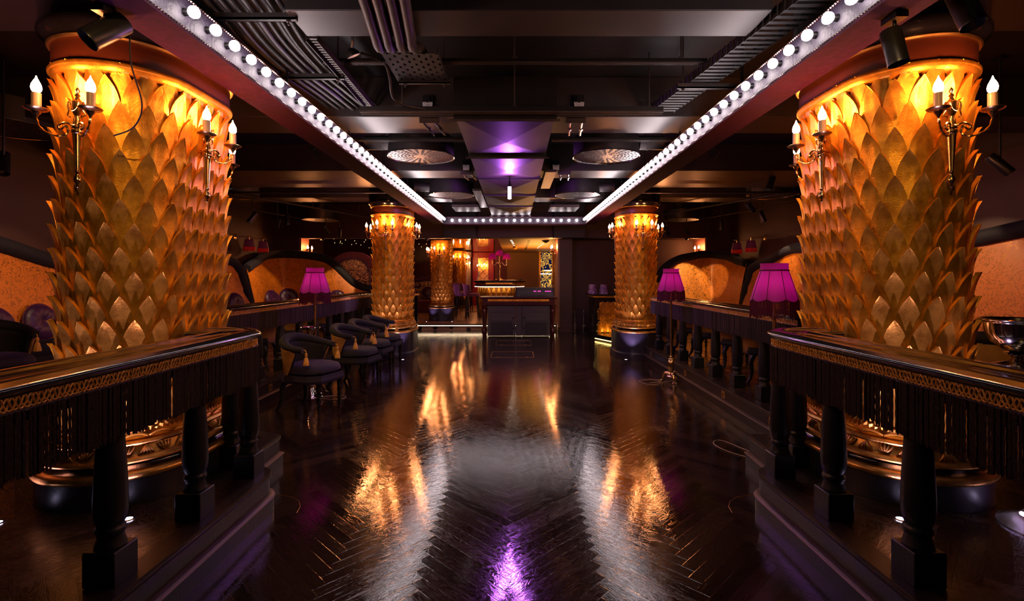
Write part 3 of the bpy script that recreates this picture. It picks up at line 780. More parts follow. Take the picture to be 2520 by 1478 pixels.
def cable(label, pts, r=0.004, mat='cable'):
    return tag(MB().tube([tuple(p) for p in catmull(pts, 6)], r, 6).build('power_cable', mat, None, True), label, 'cable')
cable('pale cable coiled beside the farther right floor lamp base', [(2.30, 7.15, 0.02), (2.12, 7.10, 0.006), (1.95, 6.95, 0.006), (1.82, 7.0, 0.006), (1.80, 7.2, 0.006), (1.95, 7.3, 0.006), (2.1, 7.22, 0.006), (2.05, 7.05, 0.02), (1.9, 7.05, 0.006)])
cable('pale cable looping out from nearest right lamp base', [(2.2, 4.17, 0.02), (2.05, 4.22, 0.006), (1.90, 4.56, 0.006), (1.79, 4.5, 0.006), (1.82, 4.3, 0.006), (1.98, 4.12, 0.006), (2.14, 4.16, 0.02)])
cable('pale cable looped on floor at silver stand by the first navy chair', [(-2.42, 6.15, 0.02), (-2.30, 6.28, 0.006), (-2.14, 6.30, 0.006), (-2.10, 6.18, 0.006), (-2.2, 6.1, 0.006), (-2.38, 6.14, 0.006)])
# silver pedestal stand with tray
t = thing('tray_stand', 'silver pedestal tray stand between the first two navy chairs', 'tray stand', (-2.53, 6.19, 0))
MB().lathe([(0.001, 0.852), (0.10, 0.852), (0.118, 0.862), (0.126, 0.876), (0.122, 0.880), (0.112, 0.868), (0.001, 0.86)], n=32).build('tray', 'silver', t, True)
MB().lathe([(0.03, 0.13), (0.045, 0.16), (0.025, 0.19), (0.014, 0.22), (0.022, 0.26), (0.018, 0.30), (0.011, 0.34), (0.020, 0.38), (0.012, 0.42), (0.019, 0.47), (0.011, 0.52), (0.022, 0.56), (0.015, 0.60), (0.03, 0.64), (0.038, 0.70), (0.025, 0.76), (0.03, 0.80), (0.05, 0.84), (0.05, 0.853)], n=20).build('stem', 'silver', t, True)
MB().lathe([(0.15, 0.0), (0.15, 0.02), (0.13, 0.03), (0.12, 0.05), (0.13, 0.06), (0.09, 0.085), (0.06, 0.11), (0.035, 0.135)], n=48, wob=lambda a, i: 1+0.09*sin(a*10)).build('base', 'silver', t, True)

# ================================================================ CHAIRS (front is -y)
def make_chair(label, loc, rz, group, seatmat='navy'):
    t = thing('tub_chair', label, 'chair', loc, rz, group)
    W = 0.275
    oct_ = [(-0.19, -0.30), (0.19, -0.30), (W, -0.18), (W, 0.12), (0.17, 0.25), (-0.17, 0.25), (-W, 0.12), (-W, -0.18)]
    def lerp_poly(s_, z): return [(x*s_, y*s_, z) for x, y in oct_]
    m = MB(); L = [(0.97, 0.42), (1.0, 0.435), (1.0, 0.45), (0.975, 0.485), (0.90, 0.512), (0.72, 0.53), (0.4, 0.542), (0.02, 0.545)]
    for s_, z in L: m.v += lerp_poly(s_, z)
    for i in range(len(L)-1):
        for k in range(8): m.f.append((i*8+k, i*8+(k+1) % 8, (i+1)*8+(k+1) % 8, (i+1)*8+k))
    m.f.append(tuple(range(8))[::-1]); m.f.append(tuple((len(L)-1)*8+k for k in range(8)))
    m.build('seat', seatmat, t, True, sub=1)
    m = MB(); L = [(0.95, 0.325), (1.01, 0.335), (1.03, 0.36), (1.0, 0.385), (0.99, 0.42)]
    for s_, z in L: m.v += lerp_poly(s_, z)
    for i in range(len(L)-1):
        for k in range(8): m.f.append((i*8+k, i*8+(k+1) % 8, (i+1)*8+(k+1) % 8, (i+1)*8+k))
    m.f.append(tuple(range(8))[::-1]); m.build('seat_rail', 'plum_seat' if seatmat == 'plum_seat' else 'navy', t, True, sharp=30)
    # horseshoe back: angle 0 at rear (+y)
    def bp(a, r): return (r*sin(a)*1.0, 0.0 + r*cos(a)*0.98 if cos(a) > 0 else r*cos(a)*1.05, 0)
    def top(a): 
        q = min(1, abs(a)/radians(112)); return 0.80 - 0.10*(q**2*(3-2*q)) 
    A = [radians(-112 + 224*i/32) for i in range(33)]
    path = []
    for a in A:
        x, y, _ = bp(a, 0.285); path.append((x, y, top(a)))
    MB().tube(path, [0.030 if i in (0, 32) else 0.037 if i in (1, 31) else 0.038 + 0.016*cos(min(pi/2, abs(A[i]))) for i in range(33)], 12).build('arm_roll', 'navy', t, True)
    def shell(name, r, mat, dz, inner):
        m = MB(); NA = 25; NZ = 7
        for i in range(NA):
            a = radians(-95 + 190*i/(NA-1)); q = abs(a)/radians(95)
            zb = 0.335 + (top(a) - 0.375)*max(0, (q-0.55)/0.45)**1.6
            for k in range(NZ):
                v = k/(NZ-1); z = zb + (top(a)-0.01-zb)*v; rr = r + (0.02 if not inner else 0.0)*v - 0.02*(1-v)
                x, y, _ = bp(a, rr); m.v.append((x, y, z))
        for i in range(NA-1):
            for k in range(NZ-1): m.f.append((i*NZ+k, (i+1)*NZ+k, (i+1)*NZ+k+1, i*NZ+k+1))
        o = m.build(name, mat, t, True); so = o.modifiers.new('solid', 'SOLIDIFY'); so.thickness = 0.016; so.offset = 0; return o
    shell('backrest', 0.262, 'navy', 0, True); shell('outer_back', 0.292, 'suede', 0, False)
    nh = MB()
    for s_ in (-1, 1):
        x, y, _ = bp(s_*radians(112), 0.285); z = top(radians(112))
        for k in range(7): nh.octa((x + s_*0.03*cos(k*0.9), y-0.012, z+0.03*sin(k*0.9)), 0.004)
    for k in range(28):
        a = radians(-70 + 140*k/27); x, y, _ = bp(a, 0.292); nh.octa((x, y, 0.345), 0.005)
    nh.build('nailheads', 'brass', t)
    for s_ in (-1, 1):
        x, y, _ = bp(s_*radians(112), 0.285); z = top(radians(112)) - 0.015; y -= 0.045
        MB().tube([(x, y+0.03, z+0.02), (x, y, z+0.015), (x, y-0.004, z-0.02)], 0.004, 6).lathe([(0.006, -0.055), (0.013, -0.048), (0.015, -0.04), (0.011, -0.028), (0.015, -0.02), (0.008, -0.012)], (x, y-0.004, z), 10)\
          .lathe([(0.030, -0.145), (0.031, -0.14), (0.027, -0.11), (0.018, -0.07), (0.010, -0.055)], (x, y-0.004, z), 18, wob=lambda a, i: 1+0.08*sin(a*9)).build('tassel', 'tassel', t, True)
    for s_ in (-1, 1):
        MB().lathe([(0.012, 0.0), (0.016, 0.02), (0.012, 0.035), (0.018, 0.05), (0.022, 0.075), (0.016, 0.10), (0.022, 0.115), (0.026, 0.14), (0.018, 0.165), (0.024, 0.18), (0.028, 0.205), (0.02, 0.23), (0.026, 0.25), (0.03, 0.29), (0.03, 0.335)], (s_*0.175, -0.255, 0), 12).build('leg', 'lacquer', t, True)
        p = catmull([(s_*0.17, 0.19, 0.34), (s_*0.18, 0.235, 0.25), (s_*0.19, 0.23, 0.15), (s_*0.20, 0.25, 0.06), (s_*0.215, 0.29, 0.0)], 4)
        MB().tube(p, [0.034 - 0.018*i/(len(p)-1) for i in range(len(p))], 8).build('leg', 'black_wood', t, True)
    return t
c0 = make_chair('nearest navy velvet tub chair with gold tassels on the dance floor', (-2.33, 5.72, 0), radians(72), 'navy tub chairs with gold tassels', 'plum_seat')
for i, (x, y, a, l) in enumerate([(-2.22, 6.95, 78, 'second navy tub chair, just beyond the silver tray stand'), (-2.24, 7.75, 80, 'third navy tub chair from the camera, in the left row'),
                              (-2.26, 8.55, 84, 'farthest navy tub chair of left row, by the column drum')]):
    c = dup(c0, (x, y, 0), radians(a), l)
    for ch in c.children:
        if ch.name.startswith(('seat',)): 
            ch.data = ch.data.copy(); ch.data.materials[0] = M['navy']
gg = 'tub chairs drawn up to the booths'
for x, y, a, l in [(3.07, 5.25, 95, 'tan-backed tub chair nearest behind right balustrade'), (3.07, 6.12, 85, 'second tan-backed tub chair behind the right balustrade'),
                   (3.07, 6.95, 92, 'third tan-backed tub chair behind the right balustrade'), (3.07, 7.78, 88, 'fourth tan-backed tub chair, behind the farther lamp pole'),
                   (3.07, 8.5, 90, 'fifth tan-backed tub chair, next to the right far column')]:
    dup(c0, (x, y, PZ), radians(a), l, gg)
for x, y, a, l in [(-3.66, 5.9, -95, 'tan-backed tub chair glimpsed under the left fringe, nearest'), (-3.66, 7.0, -85, 'tan-backed tub chair under the left fringe behind the lamp pole'),
                   (-3.67, 8.1, -92, 'tan-backed tub chair under left fringe above second navy chair'), (-3.66, 9.2, -88, 'tan-backed tub chair under the left fringe near far column'),
                   (-4.9, 4.7, 60, 'dark tub chair with nailhead arm at the left edge of view')]:
    dup(c0, (x, y, PZ), radians(a), l, gg)
dup(c0, (3.72, 3.95, PZ), radians(140), 'tan-backed tub chair beside the silver bowl at far right', gg)

# ================================================================ BOOTHS
def make_booth(label, pts, inward):
    """pts: (x, y, ztop) along the back; inward=+1 when the seat is to the right of travel"""
    t = thing('banquette', label, 'booth seat')
    P = catmull(pts, 8); P = [p for p in P]
    n = len(P); ctr = [(p.x, p.y) for p in P]
    def off(d): return offset(ctr, inward*d)
    NZ = 10; m = MB()
    offs = [off(0.10 + 0.10*sin(pi*(k/NZ))*0.5 + 0.22*(1-k/NZ)**1.5) for k in range(NZ+1)]
    for i in range(n):
        for k in range(NZ+1):
            z = 0.62 + (P[i].z - 0.07 - 0.62)*k/NZ
            x, y = offs[k][i]; m.v.append((x, y, z))
    for i in range(n-1):
        for k in range(NZ):
            q = (i*(NZ+1)+k, (i+1)*(NZ+1)+k, (i+1)*(NZ+1)+k+1, i*(NZ+1)+k+1); m.f.append(q if inward < 0 else q[::-1])
    m.build('back_upholstery', 'damask', t, True, sharp=80)
    m = MB(); bk = off(0.0); fr = off(0.09)
    for i in range(n):
        m.v += [(bk[i][0], bk[i][1], PZ), (bk[i][0], bk[i][1], P[i].z-0.04), (fr[i][0], fr[i][1], P[i].z-0.04), (fr[i][0], fr[i][1], PZ)]
    for i in range(n-1):
        for k in range(4): m.f.append((i*4+k, (i+1)*4+k, (i+1)*4+(k+1) % 4, i*4+(k+1) % 4))
    m.f.append((0, 1, 2, 3)); m.f.append(((n-1)*4, (n-1)*4+1, (n-1)*4+2, (n-1)*4+3))
    m.build('back_shell', 'navy', t)
    o = off(0.10)
    MB().tube([(o[i][0], o[i][1], P[i].z-0.10) for i in range(n)], 0.105, 12).build('top_roll', 'navy', t, True)
    return t
bl1 = make_booth('orange damask booth along the left wall with navy top roll',
           [(-6.45, 2.6, 2.12), (-6.45, 4.6, 2.18), (-6.42, 5.6, 2.1), (-6.42, 6.15, 1.99), (-6.42, 6.9, 1.80), (-6.42, 7.7, 1.76), (-6.42, 9.2, 1.9), (-6.42, 10.5, 1.97), (-6.36, 11.1, 1.93), (-6.22, 11.32, 1.72), (-6.12, 11.38, 1.35), (-6.1, 11.4, 0.9)], 1)
bl2 = make_booth('orange damask corner booth at far left sweeping down toward the column',
           [(-6.40, 11.75, 1.80), (-6.42, 12.2, 1.97), (-6.45, 12.8, 2.14), (-6.25, 13.35, 2.2), (-5.73, 13.48, 2.19), (-5.39, 13.48, 2.155), (-5.14, 13.48, 2.107), (-4.97, 13.48, 2.04), (-4.79, 13.48, 1.92), (-4.61, 13.48, 1.74), (-4.44, 13.48, 1.57), (-4.27, 13.48, 1.43), (-4.03, 13.48, 1.32), (-3.72, 13.48, 1.25)], 1)
br1 = make_booth('orange damask booth along the right wall with navy top roll',
           [(5.78, 2.6, 2.1), (5.78, 4.6, 2.18), (5.78, 5.49, 2.14), (5.78, 6.18, 2.06), (5.78, 7.2, 1.98), (5.78, 8.6, 2.08), (5.76, 9.85, 2.168), (5.75, 10.3, 2.15), (5.74, 10.7, 2.04), (5.73, 11.1, 1.94), (5.72, 11.5, 1.88), (5.62, 11.75, 1.74), (5.55, 11.82, 1.4), (5.53, 11.85, 0.9)], -1)
br2 = make_booth('orange damask corner booth at far right with a bright sheen',
           [(5.72, 12.1, 1.93), (5.70, 12.5, 2.0), (5.62, 13.0, 2.13), (5.35, 13.42, 2.2), (4.95, 13.48, 2.19), (4.74, 13.48, 2.15), (4.47, 13.48, 2.097), (4.24, 13.48, 2.0), (4.06, 13.48, 1.87), (3.92, 13.48, 1.72), (3.79, 13.48, 1.51), (3.6, 13.48, 1.3), (3.5, 13.48, 1.1)], -1)
def add_seat(t, pts, inward, z=0.69, d=0.62):
    P = [tuple(p) for p in pts]
    pr = [(0.10, PZ), (d-0.04, PZ), (d-0.04, z-0.16)]
    MB().sweep(P, [(inward*a, b) for a, b in [(0.08, PZ), (0.08, z-0.15), (d-0.05, z-0.15), (d-0.05, PZ)]]).build('seat_base', 'black_wood', t)
    MB().sweep(P, [(inward*a, b) for a, b in [(0.10, z-0.15), (0.10, z), (d-0.06, z+0.01), (d, z-0.02), (d+0.01, z-0.08), (d-0.01, z-0.15)]]).build('seat', 'navy', t, True)
add_seat(bl1, [(-6.45, 2.6), (-6.42, 11.3)], 1); add_seat(bl2, [(-6.45, 11.9), (-6.42, 13.4), ], 1)
add_seat(bl2, [(-5.8, 13.5), (-3.75, 13.5)], 1)
add_seat(br1, [(5.78, 2.6), (5.74, 11.7)], -1); add_seat(br2, [(5.15, 13.5), (3.62, 13.5)], -1)
# cushions
def make_cushion(label, loc, rot, r=0.235):
    t = thing('round_cushion', label, 'cushion', loc, 0, 'round purple cushions')
    t.rotation_euler = rot
    n = 36
    pf = [(0.012, 0.032), (0.05, 0.055), (0.12, 0.068), (0.19, 0.052), (0.228, 0.02), (0.235, 0.0), (0.228, -0.02), (0.19, -0.052), (0.12, -0.068), (0.05, -0.055), (0.012, -0.032)]
    m = MB(); pf = pf[::-1]
    for i, (rr, z) in enumerate(pf):
        for k in range(n):
            a = 2*pi*k/n; zz = z*(1+0.08*sin(a*12)*(1 if rr < 0.2 else 0.2)); m.v.append((rr*r/0.235*cos(a), rr*r/0.235*sin(a), zz))
    for i in range(len(pf)-1):
        for k in range(n): m.f.append((i*n+k, i*n+(k+1) % n, (i+1)*n+(k+1) % n, (i+1)*n+k))
    m.build('cover', 'cushion', t, True, sharp=80)
    m = MB().tube([(r*0.995*cos(2*pi*k/n), r*0.995*sin(2*pi*k/n), 0) for k in range(n)], 0.008, 6, True); m.build('piping', 'burgundy', t, True)
    MB().sphere((0, 0, 0.036), 0.02, 10, 5, 0.7).build('button', 'burgundy', t, True)
    return t
CH = 0.69+0.235
k0 = make_cushion('large round purple cushion on the left booth beside the foreground column', (-6.08, 6.42, CH), (0, radians(78), 0))
def cushion(x, y, rz, l, tilt=76, z=CH, r=0.9): 
    c = dup(k0, (x, y, z), None, l); c.rotation_euler = (0, radians(tilt), radians(rz)); return c
cushion(-6.08, 5.85, 0, 'round purple cushion cut by the left edge of the view')
cushion(-6.06, 10.9, -8, 'round purple cushion at the far end of left wall booth')
cushion(-6.06, 10.3, 6, 'round purple cushion half hidden by the left foreground column', z=CH-0.03)
cushion(-6.0, 12.4, -15, 'round purple cushion in left corner booth, left of the sheen patch', z=CH+.02)
cushion(-5.85, 12.95, -50, 'round purple cushion in left corner booth, right of the sheen patch', z=CH+.05)
cushion(-5.35, 13.08, -90, 'round purple cushion in left corner booth, behind the lamp shade')
cushion(-4.65, 13.08, -90, 'round purple cushion in left corner booth, nearest the far column')
cushion(5.38, 6.28, 180, 'round purple cushion behind the silver bowl')

# silver bowl on pedestal table at right
t = thing('pedestal_table', 'small black round table on a clear trumpet foot at right edge', 'table', (2.67, 2.49, PZ))
MB().lathe([(0.001, 0.765), (0.25, 0.765), (0.262, 0.772), (0.262, 0.79), (0.25, 0.797), (0.001, 0.797)], n=40).build('tabletop', 'lacquer', t, True)
MB().lathe([(0.195, 0.0), (0.20, 0.008), (0.18, 0.018), (0.12, 0.045), (0.06, 0.10), (0.035, 0.20), (0.03, 0.40), (0.03, 0.766)], n=40).build('foot', 'glass', t, True)
t = thing('champagne_bowl', 'large polished silver footed bowl at the right edge', 'bowl', (2.57, 2.55, PZ+0.797))
MB().lathe([(0.105, 0.0), (0.108, 0.008), (0.10, 0.014), (0.06, 0.026), (0.028, 0.038), (0.022, 0.05), (0.03, 0.062), (0.058, 0.068), (0.058, 0.074), (0.03, 0.08)], n=40).build('foot', 'silver', t, True)
MB().lathe([(0.028, 0.078), (0.065, 0.095), (0.105, 0.13), (0.128, 0.175), (0.134, 0.225), (0.136, 0.232), (0.152, 0.240), (0.155, 0.246), (0.15, 0.25), (0.134, 0.244), (0.127, 0.22), (0.12, 0.175), (0.09, 0.13), (0.05, 0.105), (0.001, 0.098)], n=48).build('bowl', 'silver', t, True)
# side table behind left far column
t = thing('console_table', 'gold-edged black table end to the right of left far column', 'table', (-2.75, 12.05, 0))
MB().box(-0.40, 0.40, -0.25, 0.25, 1.05, 1.09).build('tabletop', 'gold_dark', t, bevel=0.006)
for s_ in (-1, 1):
    for w in (-1, 1): MB().box(s_*0.345-0.035, s_*0.345+0.035, w*0.20-0.035, w*0.20+0.035, 0 if s_ > 0 else PZ, 1.05).build('leg', 'lacquer', t, bevel=0.005)
# wall lamps
def make_wlamp(label, loc, rz):
    t = thing('wall_lamp', label, 'wall lamp', loc, rz, 'fringed wall lamps above the booths')   # wall plane y=0, projects to -y
    MB().tube([(0, 0, 0), (0, -0.012, 0), (0, -0.02, 0)], [0.07, 0.07, 0.03], 20).tube([(0, -0.02, 0), (0, -0.40, 0)], 0.009, 8).tube([(0, -0.34, 0.0), (0, -0.34, -0.07)], 0.012, 8).build('bracket', 'brass', t, True)
    MB().lathe([(0.122, -0.245), (0.092, -0.065)], (0, -0.34, 0), 32, cap=False).build('lamp_shade', 'shade_plum', t, True)
    m = MB()
    for k in range(70):
        a = 2*pi*k/70; m.box(0.124*cos(a)-0.003, 0.124*cos(a)+0.003, -0.34+0.124*sin(a)-0.003, -0.34+0.124*sin(a)+0.003, -0.335+random.uniform(-.008, .008), -0.242)
    m.build('fringe', 'shade_red', t)
    MB().sphere((0, -0.34, -0.18), 0.03, 8, 5).build('bulb', WLB, t, True)
    return t
WLB = emit('wall_lamp_bulb', (1.0, 0.55, 0.25), 16)
w0 = make_wlamp('fringed crimson wall lamp, nearer of the pair above left wall booth', (XL, 11.8, 2.45), radians(90))
dup(w0, (XL, 12.45, 2.45), radians(90), 'fringed crimson wall lamp, farther of the pair at the left corner')
dup(w0, (XR, 11.75, 2.42), radians(-90), 'fringed crimson wall lamp, nearer of the pair at right')
dup(w0, (XR, 12.5, 2.42), radians(-90), 'fringed crimson wall lamp, farther of the pair at right')
# ================================================================ FESTOON LIGHT BATTENS
bulb_me = None
def batten(label, L, n0, nb, loc, rz):
    """runs along +x from 0..L, light face toward -y, origin at lower front corner"""
    global bulb_me
    t = thing('light_batten', label, 'light batten', loc, rz, 'bulb-lined velvet battens round the dance floor')
    H = 0.19; D = 0.24
    MB().box(0, L, 0.004, D, 0, H).build('casing', 'velvet_purple', t)
    MB().box(0, L, -0.002, 0.006, 0.022, H-0.022).build('ruched_panel', 'ruched', t)
    m = MB()
    n = int(L/0.02)
    for i in range(n):
        for z in (0.012, H-0.012): m.octa((0.01+i*0.02, -0.004, z), 0.0075)
    m.build('bead_trim', 'beads', t)
    MB().box(0, L, -0.008, 0.004, -0.004, 0.006).build('edge_piping', 'velvet_purple', t)
    m = MB()
    for i in range(nb): m.lathe([(0.021, 0.0), (0.019, 0.012), (0.016, 0.024)], n=10).xf(Matrix.Translation((n0+i*0.187, -0.002, H/2)) @ Matrix.Rotation(radians(90), 4, 'X'), len(m.v)-30)
    m.build('sockets', 'black_metal', t, True)['kind'] = 'stuff'
    for i in range(nb):
        x = n0 + i*0.187
        if bulb_me is None:
            b = MB().lathe([(0.015, 0.024), (0.024, 0.030), (0.0305, 0.042), (0.031, 0.054), (0.026, 0.066), (0.014, 0.074), (0.001, 0.076)], n=12).xf(Matrix.Rotation(radians(90), 4, 'X'))
            o = b.build('bulb', 'bulb', t, True); bulb_me = o.data
        else:
            o = bpy.data.objects.new('bulb', bulb_me); COL.objects.link(o); o.parent = t
        o.location = (x, -0.004, H/2)
BX = 1.70; BZ = 2.765; BY = 12.05
batten('left long batten of bright bulbs above the aisle', 11.4, 0.05, 60, (-BX, 0.65, BZ), radians(90))
batten('right long batten of bright bulbs above the aisle', 11.4, 0.26, 60, (BX, BY, BZ), radians(-90))
batten('short far batten of bulbs joining the two long ones', 2*BX, 0.204, 17, (-BX, BY-0.005, BZ-0.002), 0)
for i in range(8):
    y = 1.0+1.5*i
    for s_ in (-1, 1):
        struct(MB().box(s_*(BX+0.12)-0.008, s_*(BX+0.12)+0.008, y-0.008, y+0.008, BZ+0.19, 3.5).build('ceiling_rod', 'black_metal'))

# ================================================================ CEILING SERVICES
t = thing('ventilation_duct', 'rectangular cross-creased steel duct along the ceiling centre', 'duct', (-0.085, 4.56, 2.95))
panels = [(0, 1.44), (1.44, 2.84), (2.84, 4.34), (4.34, 5.74), (5.74, 7.24)]
for a, b in panels:
    m = MB(); w = 0.455; h = 0.36; g = 0.012; c = len(m.v)
    a2, b2 = a+g, b-g
    m.box(-w, w, a2, b2, 0.012, h)
    m.add([(-w, a2, 0.011), (w, a2, 0.011), (w, b2, 0.011), (-w, b2, 0.011), (0, (a2+b2)/2, -0.035)], [(0, 4, 1), (1, 4, 2), (2, 4, 3), (3, 4, 0)])
    m.build('duct_section', 'duct', t)
for y in (0, 1.44, 2.84, 4.34, 5.74, 7.24):
    MB().box(-0.47, 0.47, y-0.014, y+0.014, -0.012, 0.37).build('flange', 'black_metal', t)
MB().tube([(-0.5, 0.0, -0.02), (0.5, 0.0, -0.02)], 0.012, 8).build('support_bar', 'conduit', t)
MB().tube([(-0.5, 1.44, -0.02), (0.5, 1.44, -0.02)], 0.012, 8).build('support_bar', 'conduit', t)
# violet tube
t = thing('violet_tube_lamp', 'small glowing violet tube lamp under the central duct', 'lamp', (-0.07, 7.2, 2.62))
MB().lathe([(0.001, 0.0), (0.024, 0.004), (0.024, 0.17), (0.001, 0.174)], n=12).build('tube', 'violet', t, True)
MB().lathe([(0.03, 0.175), (0.035, 0.2), (0.02, 0.22), (0.01, 0.28), (0.01, 0.325)], n=12).build('mount', 'black_metal', t, True)
light('SPOT', 'violet_beam', (0, 0, -0.02), 90, (0.50, 0.13, 1.0), t, spot_size=radians(75), spot_blend=1.0, shadow_soft_size=0.03).rotation_euler = (radians(28), 0, 0)
# linear bars
def bar(label, x0, x1, y, z, h=0.055, d=0.05, rods=()):
    t = thing('lighting_track', label, 'track', ((x0+x1)/2, y, z))
    w = (x1-x0)/2
    MB().box(-w, w, -d/2, d/2, 0.012, h).build('channel', 'black_metal', t)
    MB().box(-w, w, -d/2-0.002, -d/2+0.006, 0, 0.014).box(-w, w, d/2-0.006, d/2+0.002, 0, 0.014).build('lip', 'conduit', t)
    for r in rods:
        MB().tube([(r-(x0+x1)/2, 0, h), (r-(x0+x1)/2, 0, 3.5-z)], 0.006, 6).lathe([(0.02, h), (0.02, h+0.012)], (r-(x0+x1)/2, 0, 0), 8).build('rod', 'conduit', t)
bar('long black lighting track crossing in front of the central duct', -1.37, 1.32, 4.45, 2.955, rods=(-1.0, 0.0, 1.2))
bar('shorter black track above the left round ceiling vent', -1.90, -0.53, 5.90, 3.10, 0.04, rods=(-1.3,))
bar('shorter black track above the right round ceiling vent', 0.44, 1.90, 5.90, 3.10, 0.04, rods=(1.3,))
bar('black bar crossing near the top behind the conduits', -1.5, 1.5, 3.9, 3.16, 0.04, 0.03, rods=(-1.0, 0.0, 1.3))
def unistrut(label, x0, x1, y, z):
    t = thing('strut_channel', label, 'bracket', ((x0+x1)/2, y, z)); w = (x1-x0)/2
    m = MB().box(-w, w, -0.02, 0.02, 0.0, 0.012).box(-w, w, -0.02, -0.012, 0, 0.04).box(-w, w, 0.012, 0.02, 0, 0.04); m.build('channel', 'conduit', t)
    for s_ in (-1, 1): MB().tube([(s_*(w-0.05), 0, -0.03), (s_*(w-0.05), 0, 3.5-z)], 0.006, 6).lathe([(0.014, -0.012), (0.014, 0)], (s_*(w-0.05), 0, 0), 6).build('rod', 'conduit', t)
unistrut('slotted strut channel at the top carrying four fat conduits', -1.0, -0.58, 2.62, 3.07)
unistrut('strut channel under the perforated cable tray', -0.97, -0.54, 4.2, 3.12)
unistrut('upper strut channel carrying the left conduit bundle', -1.93, -1.36, 3.12, 3.10)
unistrut('lower strut channel carrying the left conduit bundle', -1.95, -1.38, 4.05, 3.10)
# fat conduits
for i, (x, lab) in enumerate([(-0.93, 'leftmost of four fat black conduits near the top'), (-0.855, 'second of four fat black conduits near the top'), (-0.775, 'third of four fat black conduits near the top'), (-0.70, 'rightmost of four fat black conduits near the top')]):
    o = MB().tube(catmull([(x+0.09, 1.8, 3.13), (x+0.09, 2.6, 3.10), (x+0.03, 3.2, 3.075), (x-0.0, 3.45, 3.08), (x+0.01, 3.68, 3.18), (x+0.02, 4.2, 3.2)], 5), 0.034, 10).build('conduit', 'conduit', None, True)
    tag(o, lab, 'conduit', 'fat conduits over the aisle')
m = MB(); 
for i in range(9):
    for j in range(12):
        x0 = -0.97+i*0.045; y0 = 3.66+j*0.048
        m.box(x0, x0+0.028, y0, y0+0.048, 3.135, 3.139); 
        if (i+j) % 2: m.box(x0+0.028, x0+0.045, y0, y0+0.030, 3.135, 3.139)
        else: m.box(x0+0.028, x0+0.045, y0+0.018, y0+0.048, 3.135, 3.139)
m.box(-0.975, -0.97, 3.66, 4.24, 3.135, 3.18).box(-0.565, -0.56, 3.66, 4.24, 3.135, 3.18)
tag(m.build('cable_tray', 'black'), 'perforated cable tray plate below the four fat conduits', 'cable tray')
# bundle at left
names = ['outermost', 'second', 'third', 'fourth', 'fifth', 'sixth', 'seventh', 'eighth', 'ninth', 'tenth', 'innermost']
for i, nm in enumerate(names):
    x = -1.93 + i*0.048; r = [0.018, 0.021, 0.016, 0.02, 0.018, 0.021, 0.016, 0.02, 0.013, 0.018, 0.012][i]
    z = 3.17 + 0.02*sin(i*2.1)
    o = MB().tube(catmull([(x+0.12, 1.2, z), (x+0.10, 2.6, z), (x+0.06, 3.1, z), (x, 3.55, z), (x, 4.05, z), (x+0.04, 4.5, z+0.01), (x+0.08, 4.98, z+0.02)], 5), r, 8).build('conduit', 'conduit', None, True)
    tag(o, '%s conduit from the left in the left ceiling bundle' % nm, 'conduit', 'conduit bundle at the left of the ceiling')
m = MB()
for k in range(34):
    y = 3.4+k*0.04; xx = -1.38
    m.box(xx-0.035, xx+0.035, y, y+0.02, 3.12, 3.124)
m.box(-1.42, -1.415, 3.4, 4.75, 3.10, 3.15).box(-1.345, -1.34, 3.4, 4.75, 3.10, 3.15)
tag(m.build('cable_ladder', 'conduit'), 'narrow slotted cable ladder at the inner side of left conduits', 'cable tray')
m = MB()
for k in range(34):
    f = k/33; y = 2.6+2.2*f; x = 1.80-0.36*f
    m.box(x-0.11, x+0.11, y, y+0.035, 3.10, 3.105); m.box(x-0.115, x-0.11, y, y+0.068, 3.10, 3.17); m.box(x+0.11, x+0.115, y, y+0.068, 3.10, 3.17)
tag(m.build('cable_ladder', 'black'), 'slotted cable tray running beside the right batten', 'cable tray')
unistrut('strut channel over the right batten near its cable tray', 1.35, 1.95, 4.15, 3.06)
# vents
def vent(label, x, y, z, r, mat_):
    t = thing('round_air_vent', label, 'air vent', (x, y, z), 0, 'round perforated ceiling air vents')
    MB().lathe([(r, 0.0), (r, 0.02), (r*0.985, 0.022), (r*0.985, 0.24), (r*0.4, 0.25), (r*0.4, 3.5-z)], n=48, cap=False).build('drum', 'duct', t, True)
    MB().tube([(r*cos(2*pi*k/48), r*sin(2*pi*k/48), 0.0) for k in range(48)], 0.008, 6, True).build('rim', 'chrome', t, True)
    m = MB().lathe([(0.001, 0.004), (r, 0.004)], n=48, cap=False); nf = len(m.f)
    for q in range(24):
        a = 2*pi*q/24
        for k in range(7):
            rr = r*(0.26+0.105*k); w = 0.012+0.004*k/3
            if q % 3 == 0 and k < 2: continue
            cx_, cy_ = rr*cos(a), rr*sin(a); dx, dy = cos(a)*0.013, sin(a)*0.013; ex, ey = -sin(a)*w, cos(a)*w
            m.add([(cx_-dx-ex, cy_-dy-ey, 0.002), (cx_+dx-ex, cy_+dy-ey, 0.002), (cx_+dx+ex, cy_+dy+ey, 0.002), (cx_-dx+ex, cy_-dy+ey, 0.002)], [(0, 3, 2, 1)])
    o = m.build('face', mat_, t); o.data.materials.append(M['black'])
    for p in o.data.polygons:
        if p.index >= nf: p.material_index = 1
    return t
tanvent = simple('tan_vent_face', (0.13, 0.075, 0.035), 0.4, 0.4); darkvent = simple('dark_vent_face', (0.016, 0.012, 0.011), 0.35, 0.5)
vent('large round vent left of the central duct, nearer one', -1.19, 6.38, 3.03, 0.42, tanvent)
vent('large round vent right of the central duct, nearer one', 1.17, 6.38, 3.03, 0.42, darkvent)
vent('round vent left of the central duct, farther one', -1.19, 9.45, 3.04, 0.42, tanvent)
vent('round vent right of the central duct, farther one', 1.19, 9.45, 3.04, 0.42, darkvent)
vent('round vent at left beside the foreground column, in the dark', -5.35, 9.5, 3.05, 0.46, darkvent)
